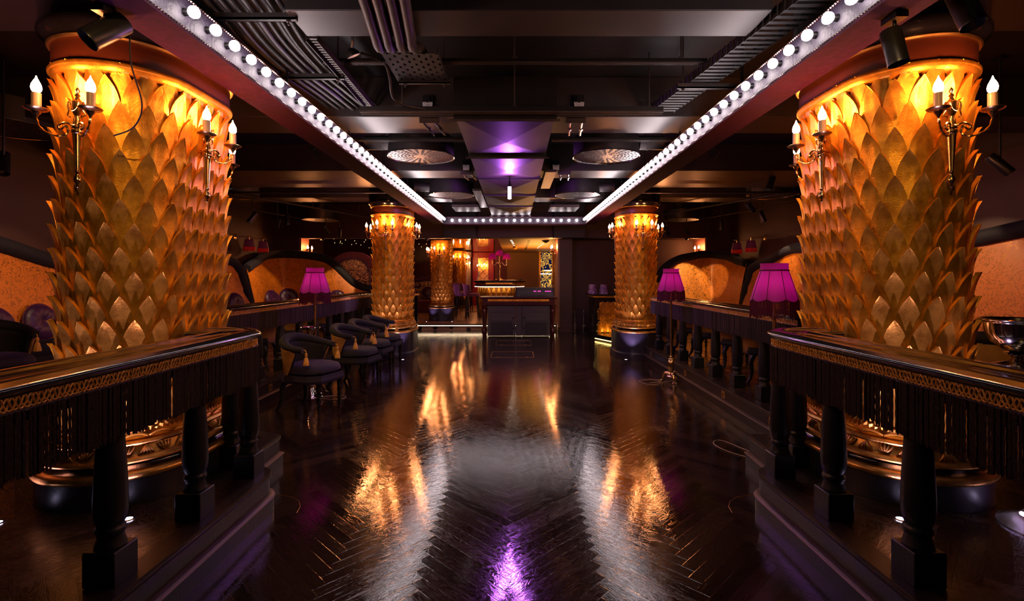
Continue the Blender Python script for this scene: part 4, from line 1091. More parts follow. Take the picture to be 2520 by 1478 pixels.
vent('round vent on the right near the foreground column, in the dark', 4.9, 9.5, 3.05, 0.46, darkvent)
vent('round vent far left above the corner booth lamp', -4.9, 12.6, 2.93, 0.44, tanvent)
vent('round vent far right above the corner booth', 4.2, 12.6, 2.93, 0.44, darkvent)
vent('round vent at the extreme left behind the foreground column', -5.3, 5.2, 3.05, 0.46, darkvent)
# flexible connector cans beside vents
for x, y, s_, nm in ((-1.62, 6.3, -1, 'nearer left'), (1.62, 6.3, 1, 'nearer right'), (-1.62, 9.4, -1, 'farther left'), (1.62, 9.4, 1, 'farther right')):
    o = MB().tube([(x-s_*0.05, y, 3.19), (x+s_*0.25, y, 3.19)], 0.09, 16).tube([(x+s_*0.04, y, 3.19), (x+s_*0.06, y, 3.19)], 0.096, 16).build('duct_spigot', 'duct', None, True)
    tag(o, 'short round duct spigot feeding the %s vent' % nm, 'duct', 'vent spigots')
# clamps and dials
for x, y, nm in ((-0.86, 4.95, 'left nearer'), (0.64, 4.95, 'right nearer'), (-0.72, 7.45, 'left farther'), (0.62, 7.45, 'right farther')):
    t = thing('damper_handle', 'white damper dial on the beam, %s' % nm, 'damper dial', (x, y, 3.22 if y < 6 else 3.16), 0, 'damper dials on the beams')
    MB().box(-0.05, 0.05, 0.0, 0.05, -0.08, 0.08).build('housing', 'black_metal', t)
    MB().add([(-0.045, -0.004, -0.07), (0.045, -0.004, -0.07), (0.05, -0.004, 0.01), (-0.05, -0.004, 0.01)], [(0, 1, 2, 3)]).build('dial', 'white_metal', t)
    MB().tube([(0, -0.03, 0.03), (0, 0.0, 0.03)], 0.03, 8).build('knob', 'black_metal', t, True)
    dial = MB()
    for k in range(7):
        a = radians(200 + 140*k/6); dial.box(0.035*cos(a)-0.0012, 0.035*cos(a)+0.0012, -0.007, -0.005, 0.02+0.035*sin(a)*1.2-0.006, 0.02+0.035*sin(a)*1.2+0.006)
    dial.build('scale_marks', 'black', t)
for x, y, nm in ((-0.86, 5.15, 'nearer left'), (0.62, 5.15, 'nearer right'), (-0.72, 7.7, 'farther left'), (0.76, 7.7, 'farther right')):
    t = thing('flange_clamp', 'pair of steel clamp rods below the beam, %s' % nm, 'clamp', (x, y, 3.06), 0, 'clamp rods below the beams')
    for s_ in (-1, 1):
        MB().tube([(s_*0.06, -0.1, 0.0), (s_*0.06+0.04, 0.35, 0.0)], 0.012, 6).tube([(s_*0.06+0.02, 0.1, 0.0), (s_*0.06+0.025, 0.16, 0)], 0.022, 6).build('rod', 'chrome', t, True)
    MB().box(-0.1, 0.1, -0.1, -0.08, -0.005, 0.04).build('plate', 'conduit', t)
# speaker boxes / panels around far centre
for x0, x1, y0, y1, z, l in ((-1.35, -0.78, 10.75, 11.5, 3.0, 'small grey ceiling panel left of the duct end'), (0.78, 1.4, 10.75, 11.5, 3.0, 'small grey ceiling panel right of the duct end')):
    tag(MB().box(x0, x1, y0, y1, z, z+0.06).build('ceiling_panel', 'duct', bevel=0.004), l, 'panel', 'grey panels by the duct end')
for x0, x1, y0, y1, l in ((-0.76, -0.6, 9.0, 11.2, 'long pierced cable tray left of the duct end'), (0.46, 0.62, 7.4, 8.8, 'long pierced cable tray right of the duct')):
    tag(MB().box(x0, x1, y0, y1, 3.05, 3.09).build('cable_tray', 'pierced', bevel=0.003), l, 'cable tray')
# spotlights
def spot(label, loc, aim, L=0.20, r=0.05, e=0, mount=3.5, size=32, col=(1, 0.62, 0.34), vis=True):
    t = thing('spotlight', label, 'spotlight', loc, 0, 'black cylinder track spotlights')
    d = (Vector(aim) - Vector(loc)).normalized(); q = d.to_track_quat('-Z', 'Y').to_matrix().to_4x4()
    m = MB().lathe([(r, 0.0), (r*1.02, 0.004), (r, 0.01), (r, L), (r*0.9, L+0.006), (0.001, L+0.006)], n=24, cap=False).lathe([(r*0.93, 0.05), (r*0.95, 0.0)], n=24, cap=False)
    m.xf(q @ Matrix.Translation((0, 0, -L*0.5))).build('housing', 'black_metal', t, True)
    m = MB().lathe([(0.001, 0.035), (r*0.93, 0.035)], n=20, cap=False).xf(q @ Matrix.Translation((0, 0, -L*0.5))); m.build('lens', 'spot_face' if e else 'chrome', t)
    m = MB().tube([(0, 0, 0), (0, 0, mount-loc[2])], 0.010, 8).box(-0.03, 0.03, -0.05, 0.05, mount-loc[2]-0.03, mount-loc[2]); m.build('bracket', 'black_metal', t, True)
    if e:
        light('SPOT', 'spot_beam', tuple(d*(L*0.5+0.02)), e, col, t, spot_size=radians(size), spot_blend=0.35, shadow_soft_size=0.02).rotation_euler = d.to_track_quat('-Z', 'Y').to_euler()
    return t
SPN, SPF, SPA = 75, 100, 80
spot('big black spotlight in front of the left foreground column top', (-1.93, 2.36, 2.66), (-2.75, 1.4, 1.4), 0.19, 0.052, 0, 2.765)
spot('black spotlight in front of the right column band, pointing down', (1.84, 2.42, 2.61), (2.0, 2.3, 1.6), 0.17, 0.045, 0, 2.765)
spot('black spotlight at the top right corner of view', (2.11, 2.34, 2.76), (2.25, 2.1, 1.9), 0.20, 0.052, 0, 3.5)
spot('dark spotlight at the left edge of view', (-4.65, 4.55, 2.53), (-4.3, 4.2, 1.6), 0.22, 0.045, 0, 3.5)
spot('spotlight with pale face beyond the right foreground column', (4.42, 4.55, 2.52), (4.9, 4.3, 1.9), 0.22, 0.045, 30, 3.5, 40)
spot('spotlight aimed left above the left wall lamps', (-5.45, 10.4, 2.73), (-6.35, 10.1, 1.4), 0.26, 0.055, 55, 3.5, 46)
spot('spotlight aimed left, right neighbour above the left wall lamps', (-5.1, 10.75, 2.66), (-6.3, 12.3, 1.2), 0.26, 0.055, 150, 3.5, 34)
spot('vertical dark spotlight behind the left pair', (-5.0, 11.0, 2.76), (-4.95, 10.98, 0), 0.24, 0.05, 0, 3.5)
spot('dim spotlight left of the round vent at far left', (-4.45, 11.8, 2.62), (-4.0, 13.4, 1.0), 0.24, 0.04, 0, 3.5)
spot('tilted spotlight right under the far left vent', (-4.2, 12.0, 2.56), (-4.75, 13.3, 1.2), 0.26, 0.04, 90, 3.5, 34)
spot('spotlight with bright face above the right wall lamps', (5.1, 10.3, 2.74), (5.7, 10.2, 1.2), 0.24, 0.055, 55, 3.5, 46)
spot('vertical dark spotlight left of the bright-faced one at right', (4.55, 11.0, 2.66), (4.6, 11.1, 0), 0.26, 0.045, 0, 3.5)
spot('dim spotlight high at right above the alcove sconce', (3.75, 12.3, 2.62), (4.7, 13.35, 1.35), 0.24, 0.04, 260, 3.5, 30, (1, 0.8, 0.65))
spot('faint spotlight right of the dim one above the alcove', (4.0, 11.6, 2.56), (5.3, 13.2, 1.4), 0.24, 0.04, 120, 3.5, 24)
spot('spotlight hidden high behind the left foreground column', (-4.6, 5.6, 2.75), (-6.3, 6.3, 1.5), 0.22, 0.045, 75, 3.5, 44)
spot('spotlight hidden high behind the right foreground column', (4.3, 7.0, 2.75), (5.7, 6.2, 1.6), 0.22, 0.045, 90, 3.5, 44)
spot('spotlight over the right booth, behind foreground column', (4.25, 9.0, 2.75), (5.7, 9.9, 1.7), 0.22, 0.045, 80, 3.5, 36)
SW = (1.0, 0.58, 0.18)
for s_, nm in ((-1, 'left'), (1, 'right')):
    spot('added out-of-view spotlight over the aisle lighting the %s foreground column' % nm, (s_*0.95, 0.9, 3.0), (s_*2.38, 3.0, 1.75), 0.2, 0.05, SPN, 3.5, 44, SW)  # unseen lamp added behind the view to brighten the column's leaves
    spot('spotlight outside the batten lighting the %s far column' % nm, (s_*2.35, 5.85, 2.96), (s_*2.38, 9.5, 1.5), 0.16, 0.045, SPF, 3.5, 34, SW)
for s_, nm in ((-1, 'left'), (1, 'right')):
    for y_, n2 in ((5.3, 'nearer'), (7.6, 'farther')):  # lamps added to lift the dark chair backs behind the balustrades
        spot('%s added spotlight pointing straight down over the %s side aisle' % (n2, nm), (s_*(4.1 if s_ > 0 else 4.6), y_+0.4, 3.0), (s_*3.4, y_+0.9, 0.3), 0.2, 0.05, SPA, 3.5, 84, SW)
# pale reflector lamp
t = thing('reflector_lamp', 'small open reflector lamp hanging near the upper left', 'lamp', (-1.21, 3.72, 3.17))
q = Matrix.Rotation(radians(-24), 4, 'Y') @ Matrix.Rotation(radians(18), 4, 'X')
MB().lathe([(0.052, -0.03), (0.05, -0.01), (0.03, 0.02), (0.012, 0.03)], n=24, cap=False).xf(q).build('housing', 'black_metal', t, True)
MB().lathe([(0.001, -0.024), (0.049, -0.027)], n=24, cap=False).xf(q).build('lens', simple('pale_lens', (0.8, 0.6, 0.5), 0.3), t)
MB().tube([(0, 0, 0.025), (0.01, 0, 0.07), (0.0, 0, 0.12)], 0.012, 8).tube([(0, 0, 0.12), (0, 0, 0.33)], 0.005, 6).build('bracket', 'white_metal', t, True)
# drooping cable by big spotlight
cable('dark cable drooping from the big spotlight over left column', [(-1.90, 2.47, 2.74), (-1.88, 2.45, 2.55), (-1.90, 2.55, 2.38), (-1.98, 2.60, 2.28), (-2.10, 2.62, 2.24)], 0.004, 'conduit')
cable('curved black conduit dropping to the long lighting track', [(-1.15, 3.75, 3.18), (-1.02, 3.9, 3.17), (-1.0, 4.0, 3.1), (-1.0, 4.2, 2.98), (-0.8, 4.43, 2.99), (-0.4, 4.44, 2.99)], 0.01, 'conduit')
# long side rails of the side-aisle tracks
for x0, y0, x1, y1, z, l in ((-5.0, 8.9, -3.6, 12.4, 2.98, 'thin bright-edged rail over the left aisle, upper'), (-6.0, 9.3, -5.2, 12.8, 2.95, 'thin bright-edged rail over the left aisle, lower'),
                          (4.7, 8.9, 3.3, 12.4, 2.98, 'thin bright-edged rail over the right aisle, upper'), (5.6, 9.3, 4.6, 12.8, 2.95, 'thin bright-edged rail over the right aisle, lower')):
    t = thing('ceiling_rail', l, 'rail', ((x0+x1)/2, (y0+y1)/2, z)); dx, dy = (x1-x0)/2, (y1-y0)/2
    MB().tube([(-dx, -dy, 0), (dx, dy, 0)], 0.018, 4).build('rail', 'conduit', t)
    for f in (-0.8, 0, 0.8): MB().tube([(dx*f, dy*f, 0), (dx*f, dy*f, 3.5-z)], 0.006, 6).build('rod', 'conduit', t)
for x0, x1, y, z, l in ((-6.5, -2.2, 9.0, 3.02, 'thin pipe crossing the left aisle ceiling'), (2.2, 5.8, 9.0, 3.02, 'thin pipe crossing the right aisle ceiling')):
    tag(MB().tube([(x0, y, z), (x1, y, z)], 0.02, 8).build('ceiling_pipe', 'conduit', None, True), l, 'pipe')
# smoke detector-like heads on the headers
for x, y, z, l in ((-5.28, 13.78, HZ, 'small dark detector under the left header'), (4.75, 13.78, HZ, 'small dark detector under the right header'), (-2.42, 13.8, HZ, 'small dark detector left of the next-room column top')):
    tag(MB().lathe([(0.001, -0.06), (0.03, -0.055), (0.04, -0.03), (0.06, -0.02), (0.06, 0)], (x, y, z), 16).build('smoke_detector', 'black_metal', None, True), l, 'detector', 'header detectors')

# ================================================================ NEXT ROOM, BAR
# inset mirrors, red cabinet
t = thing('red_cabinet', 'red framed door with diamond lattice over mirror, behind the bar stools', 'cabinet', (-1.47, YE-0.05, IZ))
MB().box(-0.50, -0.24, -0.08, 0, 0, 2.48).box(0.24, 0.50, -0.08, 0, 0, 2.48).box(-0.24, 0.24, -0.08, 0, 2.22, 2.48).box(-0.24, 0.24, -0.08, 0, 0, 0.5).build('frame', 'red_lacquer', t, bevel=0.01)
MB().box(-0.24, 0.24, -0.03, -0.01, 0.5, 2.22).build('mirror_panel', gold_leaf('gold_mirror', (0.95, 0.55, 0.15), (0.7, 0.35, 0.08), 0.12, 0.3), t)
m = MB()
for k in range(-4, 8):
    for s_ in (-1, 1):
        z0 = 0.5 + k*0.40; pts = []
        a = (-s_*0.24, -0.04, z0); b = (s_*0.24, -0.04, z0+0.56)
        lo = max(0, (0.5-z0)/0.56); hi = min(1, (2.22-z0)/0.56)
        if hi > lo: m.tube([tuple(Vector(a).lerp(Vector(b), lo)), tuple(Vector(a).lerp(Vector(b), hi))], 0.008, 5)
m.build('diamond_lattice', 'burgundy', t)
for x0, x1, l in ((-9.0, -2.9, None), (-1.0, -0.4, None)):
    pass
struct(MB().box(-2.92, -1.98, YE-0.06, YE, IZ, 2.66).build('wall_panel', 'burgundy'))
struct(MB().box(-0.97, -0.40, YE-0.06, YE, IZ, 2.66).build('wall_panel', 'burgundy'))
struct(MB().box(-9.0, -2.92, YE-0.06, YE, IZ, 2.66).build('wall_panel', 'maroon_lacquer'))
tag(MB().lathe([(0.17, 0), (0.17, 2.2), (0.2, 2.22), (0.2, 2.45)], (-2.15, 22.6, IZ), 32).build('beaded_column', 'mosaic', None, True), 'slim silvery beaded column between gold column and red door', 'column')
# chandelier-like cluster on the beaded column
t = thing('wall_sconce_cluster', 'cluster of glowing candle bulbs on the silvery beaded column', 'sconce', (-2.12, 22.3, 2.12))
M['small_flame'] = emit('small_bulb_glow', (1.0, 0.42, 0.13), 90)
for dx, dz in ((-0.13, 0), (0.13, 0), (0, 0.2), (0.0, -0.02)):
    MB().sphere((dx, -0.08, dz), 0.032, 8, 6, 1.3).build('bulb', 'small_flame', t, True)
MB().tube([(-0.14, -0.08, -0.04), (-0.08, -0.04, -0.14), (0, 0, -0.1), (0.08, -0.04, -0.14), (0.14, -0.08, -0.04)], 0.012, 6).tube([(0, 0, -0.3), (0, -0.05, 0.15)], 0.015, 6).build('arms', 'brass', t, True)
t = thing('wall_sconce_cluster', 'row of candle bulbs glowing in front of the red lattice door', 'sconce', (-1.47, 22.6, 2.02))
for k in range(5): MB().sphere((-0.2+0.1*k, -0.05*(k % 2), 0.05*(k % 2)), 0.028, 8, 6, 1.3).build('bulb', 'small_flame', t, True)
MB().tube([(-0.2, 0, -0.05), (0, 0.05, -0.12), (0.2, 0, -0.05)], 0.012, 6).build('arms', 'brass', t, True)
# bar
t = thing('bar_counter', 'octagonal bar counter with gold petal front and silver top', 'bar', (-0.50, 17.6, IZ))
def octp(rx, ry, c=0.45): return [(-rx, -ry*(1-c)), (-rx*(1-c), -ry), (rx*(1-c), -ry), (rx, -ry*(1-c)), (rx, ry), (-rx, ry)]
MB().prism(octp(0.72, 1.55), 0, 1.02).build('carcass', 'gold_dark', t)
MB().prism(octp(0.86, 1.70), 1.02, 1.09).build('lower_counter', 'silver', t, bevel=0.01)
MB().prism(octp(0.80, 1.35), 1.09, 1.15).build('gold_moulding', 'gold_leaf', t, bevel=0.01)
MB().prism(octp(0.88, 1.42), 1.15, 1.21).build('upper_counter', 'lacquer', t, bevel=0.01)
m = MB(); pts = octp(0.74, 1.58)
for i in range(3):
    a, b = Vector(pts[i]), Vector(pts[i+1]); L = (b-a).length; n = int(L/0.16)
    if n < 1: continue
    for k in range(n):
        for row, zz in ((0, 0.98), (0.5, 0.72), (0, 0.46)):
            c = a + (b-a)*((k+0.5+row)/n if (k+0.5+row)/n < 1 else 0.98); d = (b-a).normalized(); nn = Vector((d.y, -d.x))
            w = L/n*0.48
            P = [(c.x - d.x*w*sx, c.y-d.y*w*sx, zz+dz) for sx, dz in ((0, 0.02), (-1, -0.16), (0, -0.36), (1, -0.16))]
            e = (c.x+nn.x*0.05, c.y+nn.y*0.05, zz-0.16)
            m.add(P + [e], [(0, 1, 4), (1, 2, 4), (2, 3, 4), (3, 0, 4)])
m.build('petal_front', 'gold_leaf', t)
MB().tube([(x, y, 1.015) for x, y in octp(0.82, 1.66)[:4]], 0.012, 6).build('light_strip', 'led_warm', t)
# candelabra lamp on bar
t = thing('candelabra_lamp', 'gold three-branch lamp with purple shades standing on the bar', 'table lamp', (-0.52, 17.4, IZ+1.21))
MB().lathe([(0.14, 0), (0.13, 0.03), (0.06, 0.06), (0.03, 0.1), (0.025, 0.5), (0.04, 0.53), (0.03, 0.56), (0.02, 0.6), (0.02, 0.85)], n=16).build('stem', 'brass', t, True)
for s_ in (-1, 1):
    MB().tube(catmull([(0, 0, 0.55), (s_*0.08, 0, 0.62), (s_*0.17, 0, 0.52), (s_*0.24, 0, 0.55), (s_*0.25, 0, 0.75)], 4), 0.014, 8).lathe([(0.03, 0.62), (0.03, 0.66)], (s_*0.25, 0, 0), 10).build('arm', 'brass', t, True)
for x, z in ((-0.25, 0.74), (0.25, 0.74), (0, 0.86)):
    MB().lathe([(0.15, 0), (0.09, 0.19)], (x, 0, z), 20, cap=False).build('lamp_shade', 'shade', t, True)
    MB().sphere((x, 0, z+0.07), 0.025, 8, 5).build('bulb', emit('shade_glow', (1, 0.6, 0.5), 8), t)
for x, w, l in ((-0.95, 0.35, 'left low brass tray on the bar top'), (-0.2, 0.5, 'right low brass tray on the bar top')):
    tag(MB().box(x-w/2, x+w/2, 16.5, 16.8, IZ+1.21, IZ+1.235).build('bar_tray', 'brass', bevel=0.006), l, 'tray', 'trays on the bar')
tag(MB().box(-0.01, 0.01, -0.11, 0.11, -0.15, 0.15).xf(Matrix.Translation((-1.22, 16.9, IZ+1.37)) @ Matrix.Rotation(radians(14), 4, 'Y')).build('menu_card', 'white_metal'), 'pale menu card leaning upright at left of the bar top', 'menu')
# bar stools
def make_stool(label, loc, rz):
    t = thing('bar_stool', label, 'bar stool', loc, rz, 'burgundy bar stools')
    MB().lathe([(0.20, 0.74), (0.235, 0.76), (0.235, 0.82), (0.20, 0.84), (0.001, 0.845)], n=24).build('seat', 'burgundy', t, True)
    m = MB(); A = [radians(-70+140*i/12) for i in range(13)]
    for i, a in enumerate(A):
        for z, r in ((0.80, 0.22), (1.08, 0.25), (1.14, 0.28), (1.13, 0.31), (1.05, 0.28), (0.80, 0.25)): m.v.append((r*sin(a), r*cos(a), z - 0.05*abs(sin(a))))
    for i in range(12):
        for k in range(6): m.f.append((i*6+k, (i+1)*6+k, (i+1)*6+(k+1) % 6, i*6+(k+1) % 6))
    m.f.append(tuple(range(6))); m.f.append(tuple(12*6+k for k in range(6))[::-1])
    m.build('backrest', 'burgundy', t, True)
    for sx in (-1, 1):
        for sy in (-1, 1):
            l = MB().tube([(sx*0.15, sy*0.15, 0.75), (sx*0.20, sy*0.20, 0.0)], [0.02, 0.013], 8).build('leg', 'black_wood', t, True)
            MB().tube([(sx*0.196, sy*0.196, 0.06), (sx*0.2005, sy*0.2005, -0.0)], 0.016, 8).build('foot_cap', 'brass', l, True)
    MB().tube([(0.18, 0.18, 0.28), (-0.18, 0.18, 0.28), (-0.18, -0.18, 0.28), (0.18, -0.18, 0.28)], 0.008, 6, True).build('foot_rail', 'brass', t, True)
    return t
s0 = make_stool('nearest burgundy bar stool, beside the audio desk', (-1.28, 15.15, IZ), radians(100))
for x, y, a, l in ((-1.62, 15.6, 95, 'burgundy bar stool left of the nearest stool'), (-1.72, 16.5, 85, 'burgundy bar stool at the middle of the bar side'), (-1.75, 17.3, 80, 'farther burgundy bar stool beyond the gold column'), (-1.75, 18.2, 85, 'farthest burgundy bar stool')):
    dup(s0, (x, y, IZ), radians(a), l)
# art panels at the end of the bar
t = thing('glass_artwork', 'tall backlit artwork of gold swirls on blue black, right of the bar', 'artwork', (1.46, 22.9, 1.0))
MB().box(-0.26, 0.26, 0, 0.05, -0.55, 1.62).build('panel', 'art', t)
MB().box(-0.34, -0.26, -0.03, 0.06, -0.6, 1.66).box(0.26, 0.30, -0.03, 0.06, -0.6, 1.66).build('frame', 'gold_dark', t)
MB().box(-0.26, 0.22, -0.12, 0.0, 0.62, 0.65).box(-0.1, 0.24, -0.12, 0.0, 0.78, 0.81).build('lit_shelf', 'led_warm', t)
t = thing('mirror_frame', 'narrow gilded upright frame just inside the right jamb', 'frame', (1.30, 15.9, IZ))
MB().box(-0.05, 0.05, -0.03, 0.03, 0, 2.3).build('frame', 'gold_dark', t, bevel=0.01)
# downlights
dl = [(-0.10+0.02*i, 15.6+0.55*i+ (0.5 if i > 3 else 0)) for i in range(7)] + [(1.0-0.02*i, 16.5+0.8*i) for i in range(5)]
for i, (x, y) in enumerate(dl):
    t = thing('downlight', 'small recessed downlight in the %s row of the orange bar ceiling' % ('left' if i < 7 else 'right'), 'downlight', (x, y, CZ-0.021), 0, '%s row of recessed downlights over the bar' % ('left' if i < 7 else 'right'))
    MB().lathe([(0.001, -0.002), (0.035, -0.002)], n=12, cap=False).build('lens', 'downlight', t)
    MB().lathe([(0.035, -0.003), (0.045, -0.004), (0.05, 0.0)], n=12, cap=False).build('trim_ring', 'chrome', t)
    if i % 2 == 0: light('SPOT', 'downlight_beam', (0, 0, -0.02), 30, (1, 0.62, 0.3), t, spot_size=radians(110), spot_blend=0.6, shadow_soft_size=0.03)
light('AREA', 'bar_ceiling_wash', (0.9, 19.0, 1.5), 160, (1, 0.42, 0.08), None, size=1.0).rotation_euler = (radians(180), 0, 0)
for k in range(3):
    tag(MB().box(0.42, 0.50, 15.7+k*1.75, 17.2+k*1.75, CZ-0.024, CZ-0.019).build('air_slot', 'black'), 'black linear air slot in the bar ceiling, %s from the front' % ('first', 'second', 'third')[k], 'air slot', 'ceiling air slots')
tag(MB().lathe([(0.03, -0.12), (0.09, -0.09), (0.07, -0.05), (0.1, -0.02), (0.1, 0)], (0.02, 18.6, CZ-0.02), 16).build('ceiling_light', 'gold_leaf', None, True), 'small gold flush light in the bar ceiling', 'ceiling light')
tag(MB().lathe([(0.03, -0.08), (0.07, -0.05), (0.12, -0.02), (0.12, 0)], (0.98, 15.7, CZ-0.02), 16).build('ceiling_speaker', 'black_metal', None, True), 'dark dome hanging from the bar ceiling near the jamb', 'detector')
STAR = emit('star_glow', (1.0, 0.6, 0.25), 2.5)
# star lights in the mirror ceiling of next room
for i in range(34):
    x = random.uniform(-6.2, -2.9); y = random.uniform(14.6, 20)
    t = tag(MB().octa((x, y, CZ-0.006), 0.010).build('star_light', STAR), 'tiny point light in the dark glossy ceiling beyond the left opening', 'ceiling light', 'star lights in the next-room ceiling')
# purple arched sofa beyond
def make_arch(label, loc, w, h, rz=0.0):
    t = thing('arched_sofa', label, 'sofa', loc, rz)
    def outline(W, H, n=20, z0=0.3): return [(-W, z0)] + [(-W*cos(pi*k/n), z0 + (H-z0)*(0.35+0.65*sin(pi*k/n)**0.8)) for k in range(1, n)] + [(W, z0)]
    O = outline(w, h)
    m = MB(); n = len(O); m.v = [(x, 0, z) for x, z in O] + [(x, 0.18, z) for x, z in O]
    m.f = [tuple(range(n)), tuple(range(n, 2*n))[::-1]] + [(i, i+n, (i+1) % n+n, (i+1) % n) for i in range(n)]; m.build('back', 'burgundy', t)
    I = outline(w*0.62, h*0.90, 20, 0.95)
    m = MB(); m.v = [(x, -0.03, z) for x, z in I] + [(0, -0.09, h*0.6)]; n = len(I); m.f = [(i, (i+1) % n, n) for i in range(n)][::-1]; m.build('brocade_panel', 'swirl', t, True)
    MB().tube([(x, -0.03, z) for x, z in I], 0.04, 8, True).build('panel_roll', 'cushion', t, True)
    MB().box(-w, w, -0.75, 0.0, 0, 0.46).build('seat', 'burgundy', t, bevel=0.05)
    MB().box(-w, w, -0.2, 0.0, 0.46, 0.9).build('lumbar', 'swirl', t, bevel=0.06)
    return t
make_arch('arched purple sofa back with marbled oval, seen over the left far booth', (-5.25, 16.2, IZ), 0.95, 2.15)
make_arch('second arched purple sofa back, partly behind the left far column', (-4.55, 17.6, IZ), 1.0, 2.25)
make_arch('low curved sofa with marbled brocade right of left far column', (-3.3, 19.2, IZ), 0.95, 1.35)
tag(MB().lathe([(0.001, -0.05), (0.15, -0.04), (0.2, 0), (0.15, 0.04), (0.001, 0.05)], n=24).xf(Matrix.Translation((-3.25, 18.6, 0.95)) @ Matrix.Rotation(radians(70), 4, 'X')).build('round_cushion', 'cushion', None, True), 'round purple cushion on the marbled sofa in the room beyond', 'cushion')

# ================================================================ AUDIO DESK
t = thing('audio_desk', 'maroon lacquered audio desk with gold bead moulding, in the doorway', 'desk', (0.10, 12.4, 0))
MB().box(-0.97, 0.97, -0.02, 0.72, 0.97, 1.0).box(-0.945, 0.945, 0.0, 0.70, 0.95, 0.97).build('desktop', 'maroon_lacquer', t, bevel=0.006)
MB().box(-0.90, 0.90, 0.01, 0.68, 0.80, 0.95).build('apron', 'maroon_lacquer', t, bevel=0.004)
MB().box(-0.76, 0.76, -0.002, 0.012, 0.895, 0.945).build('gold_moulding', 'gold_leaf', t)
m = MB()
for k in range(50): m.octa((-0.74+k*0.0302, -0.005, 0.92), 0.013)
m.build('bead_row', 'gold_leaf', t)
for x in (-0.86, 0.86):
    for y in (0.07, 0.62):
        MB().lathe([(0.03, 0), (0.045, 0.03), (0.035, 0.06), (0.055, 0.10), (0.055, 0.16), (0.04, 0.19), (0.035, 0.25), (0.055, 0.60), (0.065, 0.68), (0.05, 0.70), (0.07, 0.74), (0.07, 0.80)], (x, y, 0), 12).build('leg', 'maroon_lacquer', t, True)
t = thing('equipment_rack', 'blank grey middle panel rack under the audio desk', 'equipment case', (0.11, 12.50, 0), 0, 'racks under the audio desk')
MB().box(-0.075, 0.075, 0.0, 0.45, 0.03, 0.795).build('case', 'grey_case', t, bevel=0.005)
MB().box(-0.06, 0.06, -0.006, 0.0, 0.07, 0.77).build('front_panel', 'grey_case', t)
for x, l in ((-0.42, 'left grey equipment rack under the audio desk'), (0.44, 'right grey equipment rack under the audio desk')):
    t = thing('equipment_rack', l, 'equipment case', (0.10+x, 12.48, 0), 0, 'racks under the audio desk')
    MB().box(-0.35, 0.35, 0.0, 0.5, 0.03, 0.795).build('case', 'grey_case', t, bevel=0.01)
    for z0, z1, nm in ((0.62, 0.77, 'front_panel'), (0.40, 0.60, 'door')):
        d = MB().box(-0.27, 0.27, -0.012, 0.0, z0, z1).build(nm, 'grey_case', t, bevel=0.004)
    d = MB().box(-0.27, 0.27, -0.012, 0.0, 0.07, 0.37).build('door', 'black', t, bevel=0.004)
    s_ = 1 if x < 0 else -1
    for z in (0.22, 0.48): MB().box(s_*0.30-0.025, s_*0.30+0.025, -0.016, 0.0, z-0.02, z+0.02).build('latch', 'black_metal', t, bevel=0.003)
t = thing('sound_mixer', 'grey audio mixer with magenta lights on the audio desk', 'mixer', (0.52, 12.62, 1.0))
MB().prism([(-0.47, 0), (0.47, 0), (0.47, 0.4), (-0.47, 0.4)], 0, 0.02).add([(-0.47, 0, 0.02), (0.47, 0, 0.02), (0.47, 0.12, 0.23), (-0.47, 0.12, 0.23), (-0.47, 0.4, 0.02), (0.47, 0.4, 0.02), (0.47, 0.4, 0.23), (-0.47, 0.4, 0.23)],
   [(0, 1, 2, 3), (3, 2, 6, 7), (4, 7, 6, 5), (0, 3, 7, 4), (1, 5, 6, 2)]).build('console', 'grey_case', t)
def onp(x, v, o=0.004): return (x, 0.12*v-o, 0.02+0.21*v+o*0.4)
for k in range(8):
    x = [-0.02, 0.02, 0.09, 0.13, 0.27, 0.31, 0.35, 0.39][k]; MB().octa(onp(x, 0.55), 0.012).build('led', 'led_pink', t)
m = MB()
for k in range(22): m.octa(onp(-0.44+k*0.02, 0.8), 0.006).octa(onp(-0.44+k*0.02, 0.6), 0.005)
for k in range(12): m.box(-0.44+k*0.035, -0.435+k*0.035, 0.12*0.2-0.01, 0.12*0.2+0.01, 0.05, 0.09)
m.build('knobs', 'chrome', t)
MB().box(-0.49, -0.465, 0.0, 0.4, 0, 0.24).box(0.465, 0.49, 0, 0.4, 0, 0.24).build('side_cheek', 'black', t, bevel=0.005)
tag(MB().tube(catmull([(0.02, 12.6, 1.0), (0.02, 12.6, 1.25), (0.04, 12.6, 1.36), (0.14, 12.58, 1.42)], 5), 0.006, 6).tube([(0.12, 12.58, 1.415), (0.20, 12.57, 1.44)], 0.014, 8).lathe([(0.05, 0), (0.05, 0.02)], (0.02, 12.6, 1.0), 12).build('gooseneck_lamp', 'black_metal', None, True), 'thin black gooseneck rising from the audio desk', 'gooseneck')
for k in range(5):
    x = 0.18+k*0.13
    cable('black cable tangled in front of the mixer, %s from the left' % ('first', 'second', 'third', 'fourth', 'fifth')[k], [(x, 12.55, 1.01), (x+0.05, 12.5, 1.05), (x+0.12, 12.52, 1.02), (x+0.06, 12.47, 1.012), (x-0.04, 12.5, 1.03), (x+0.1, 12.56, 1.06)], 0.006, 'grey_case')
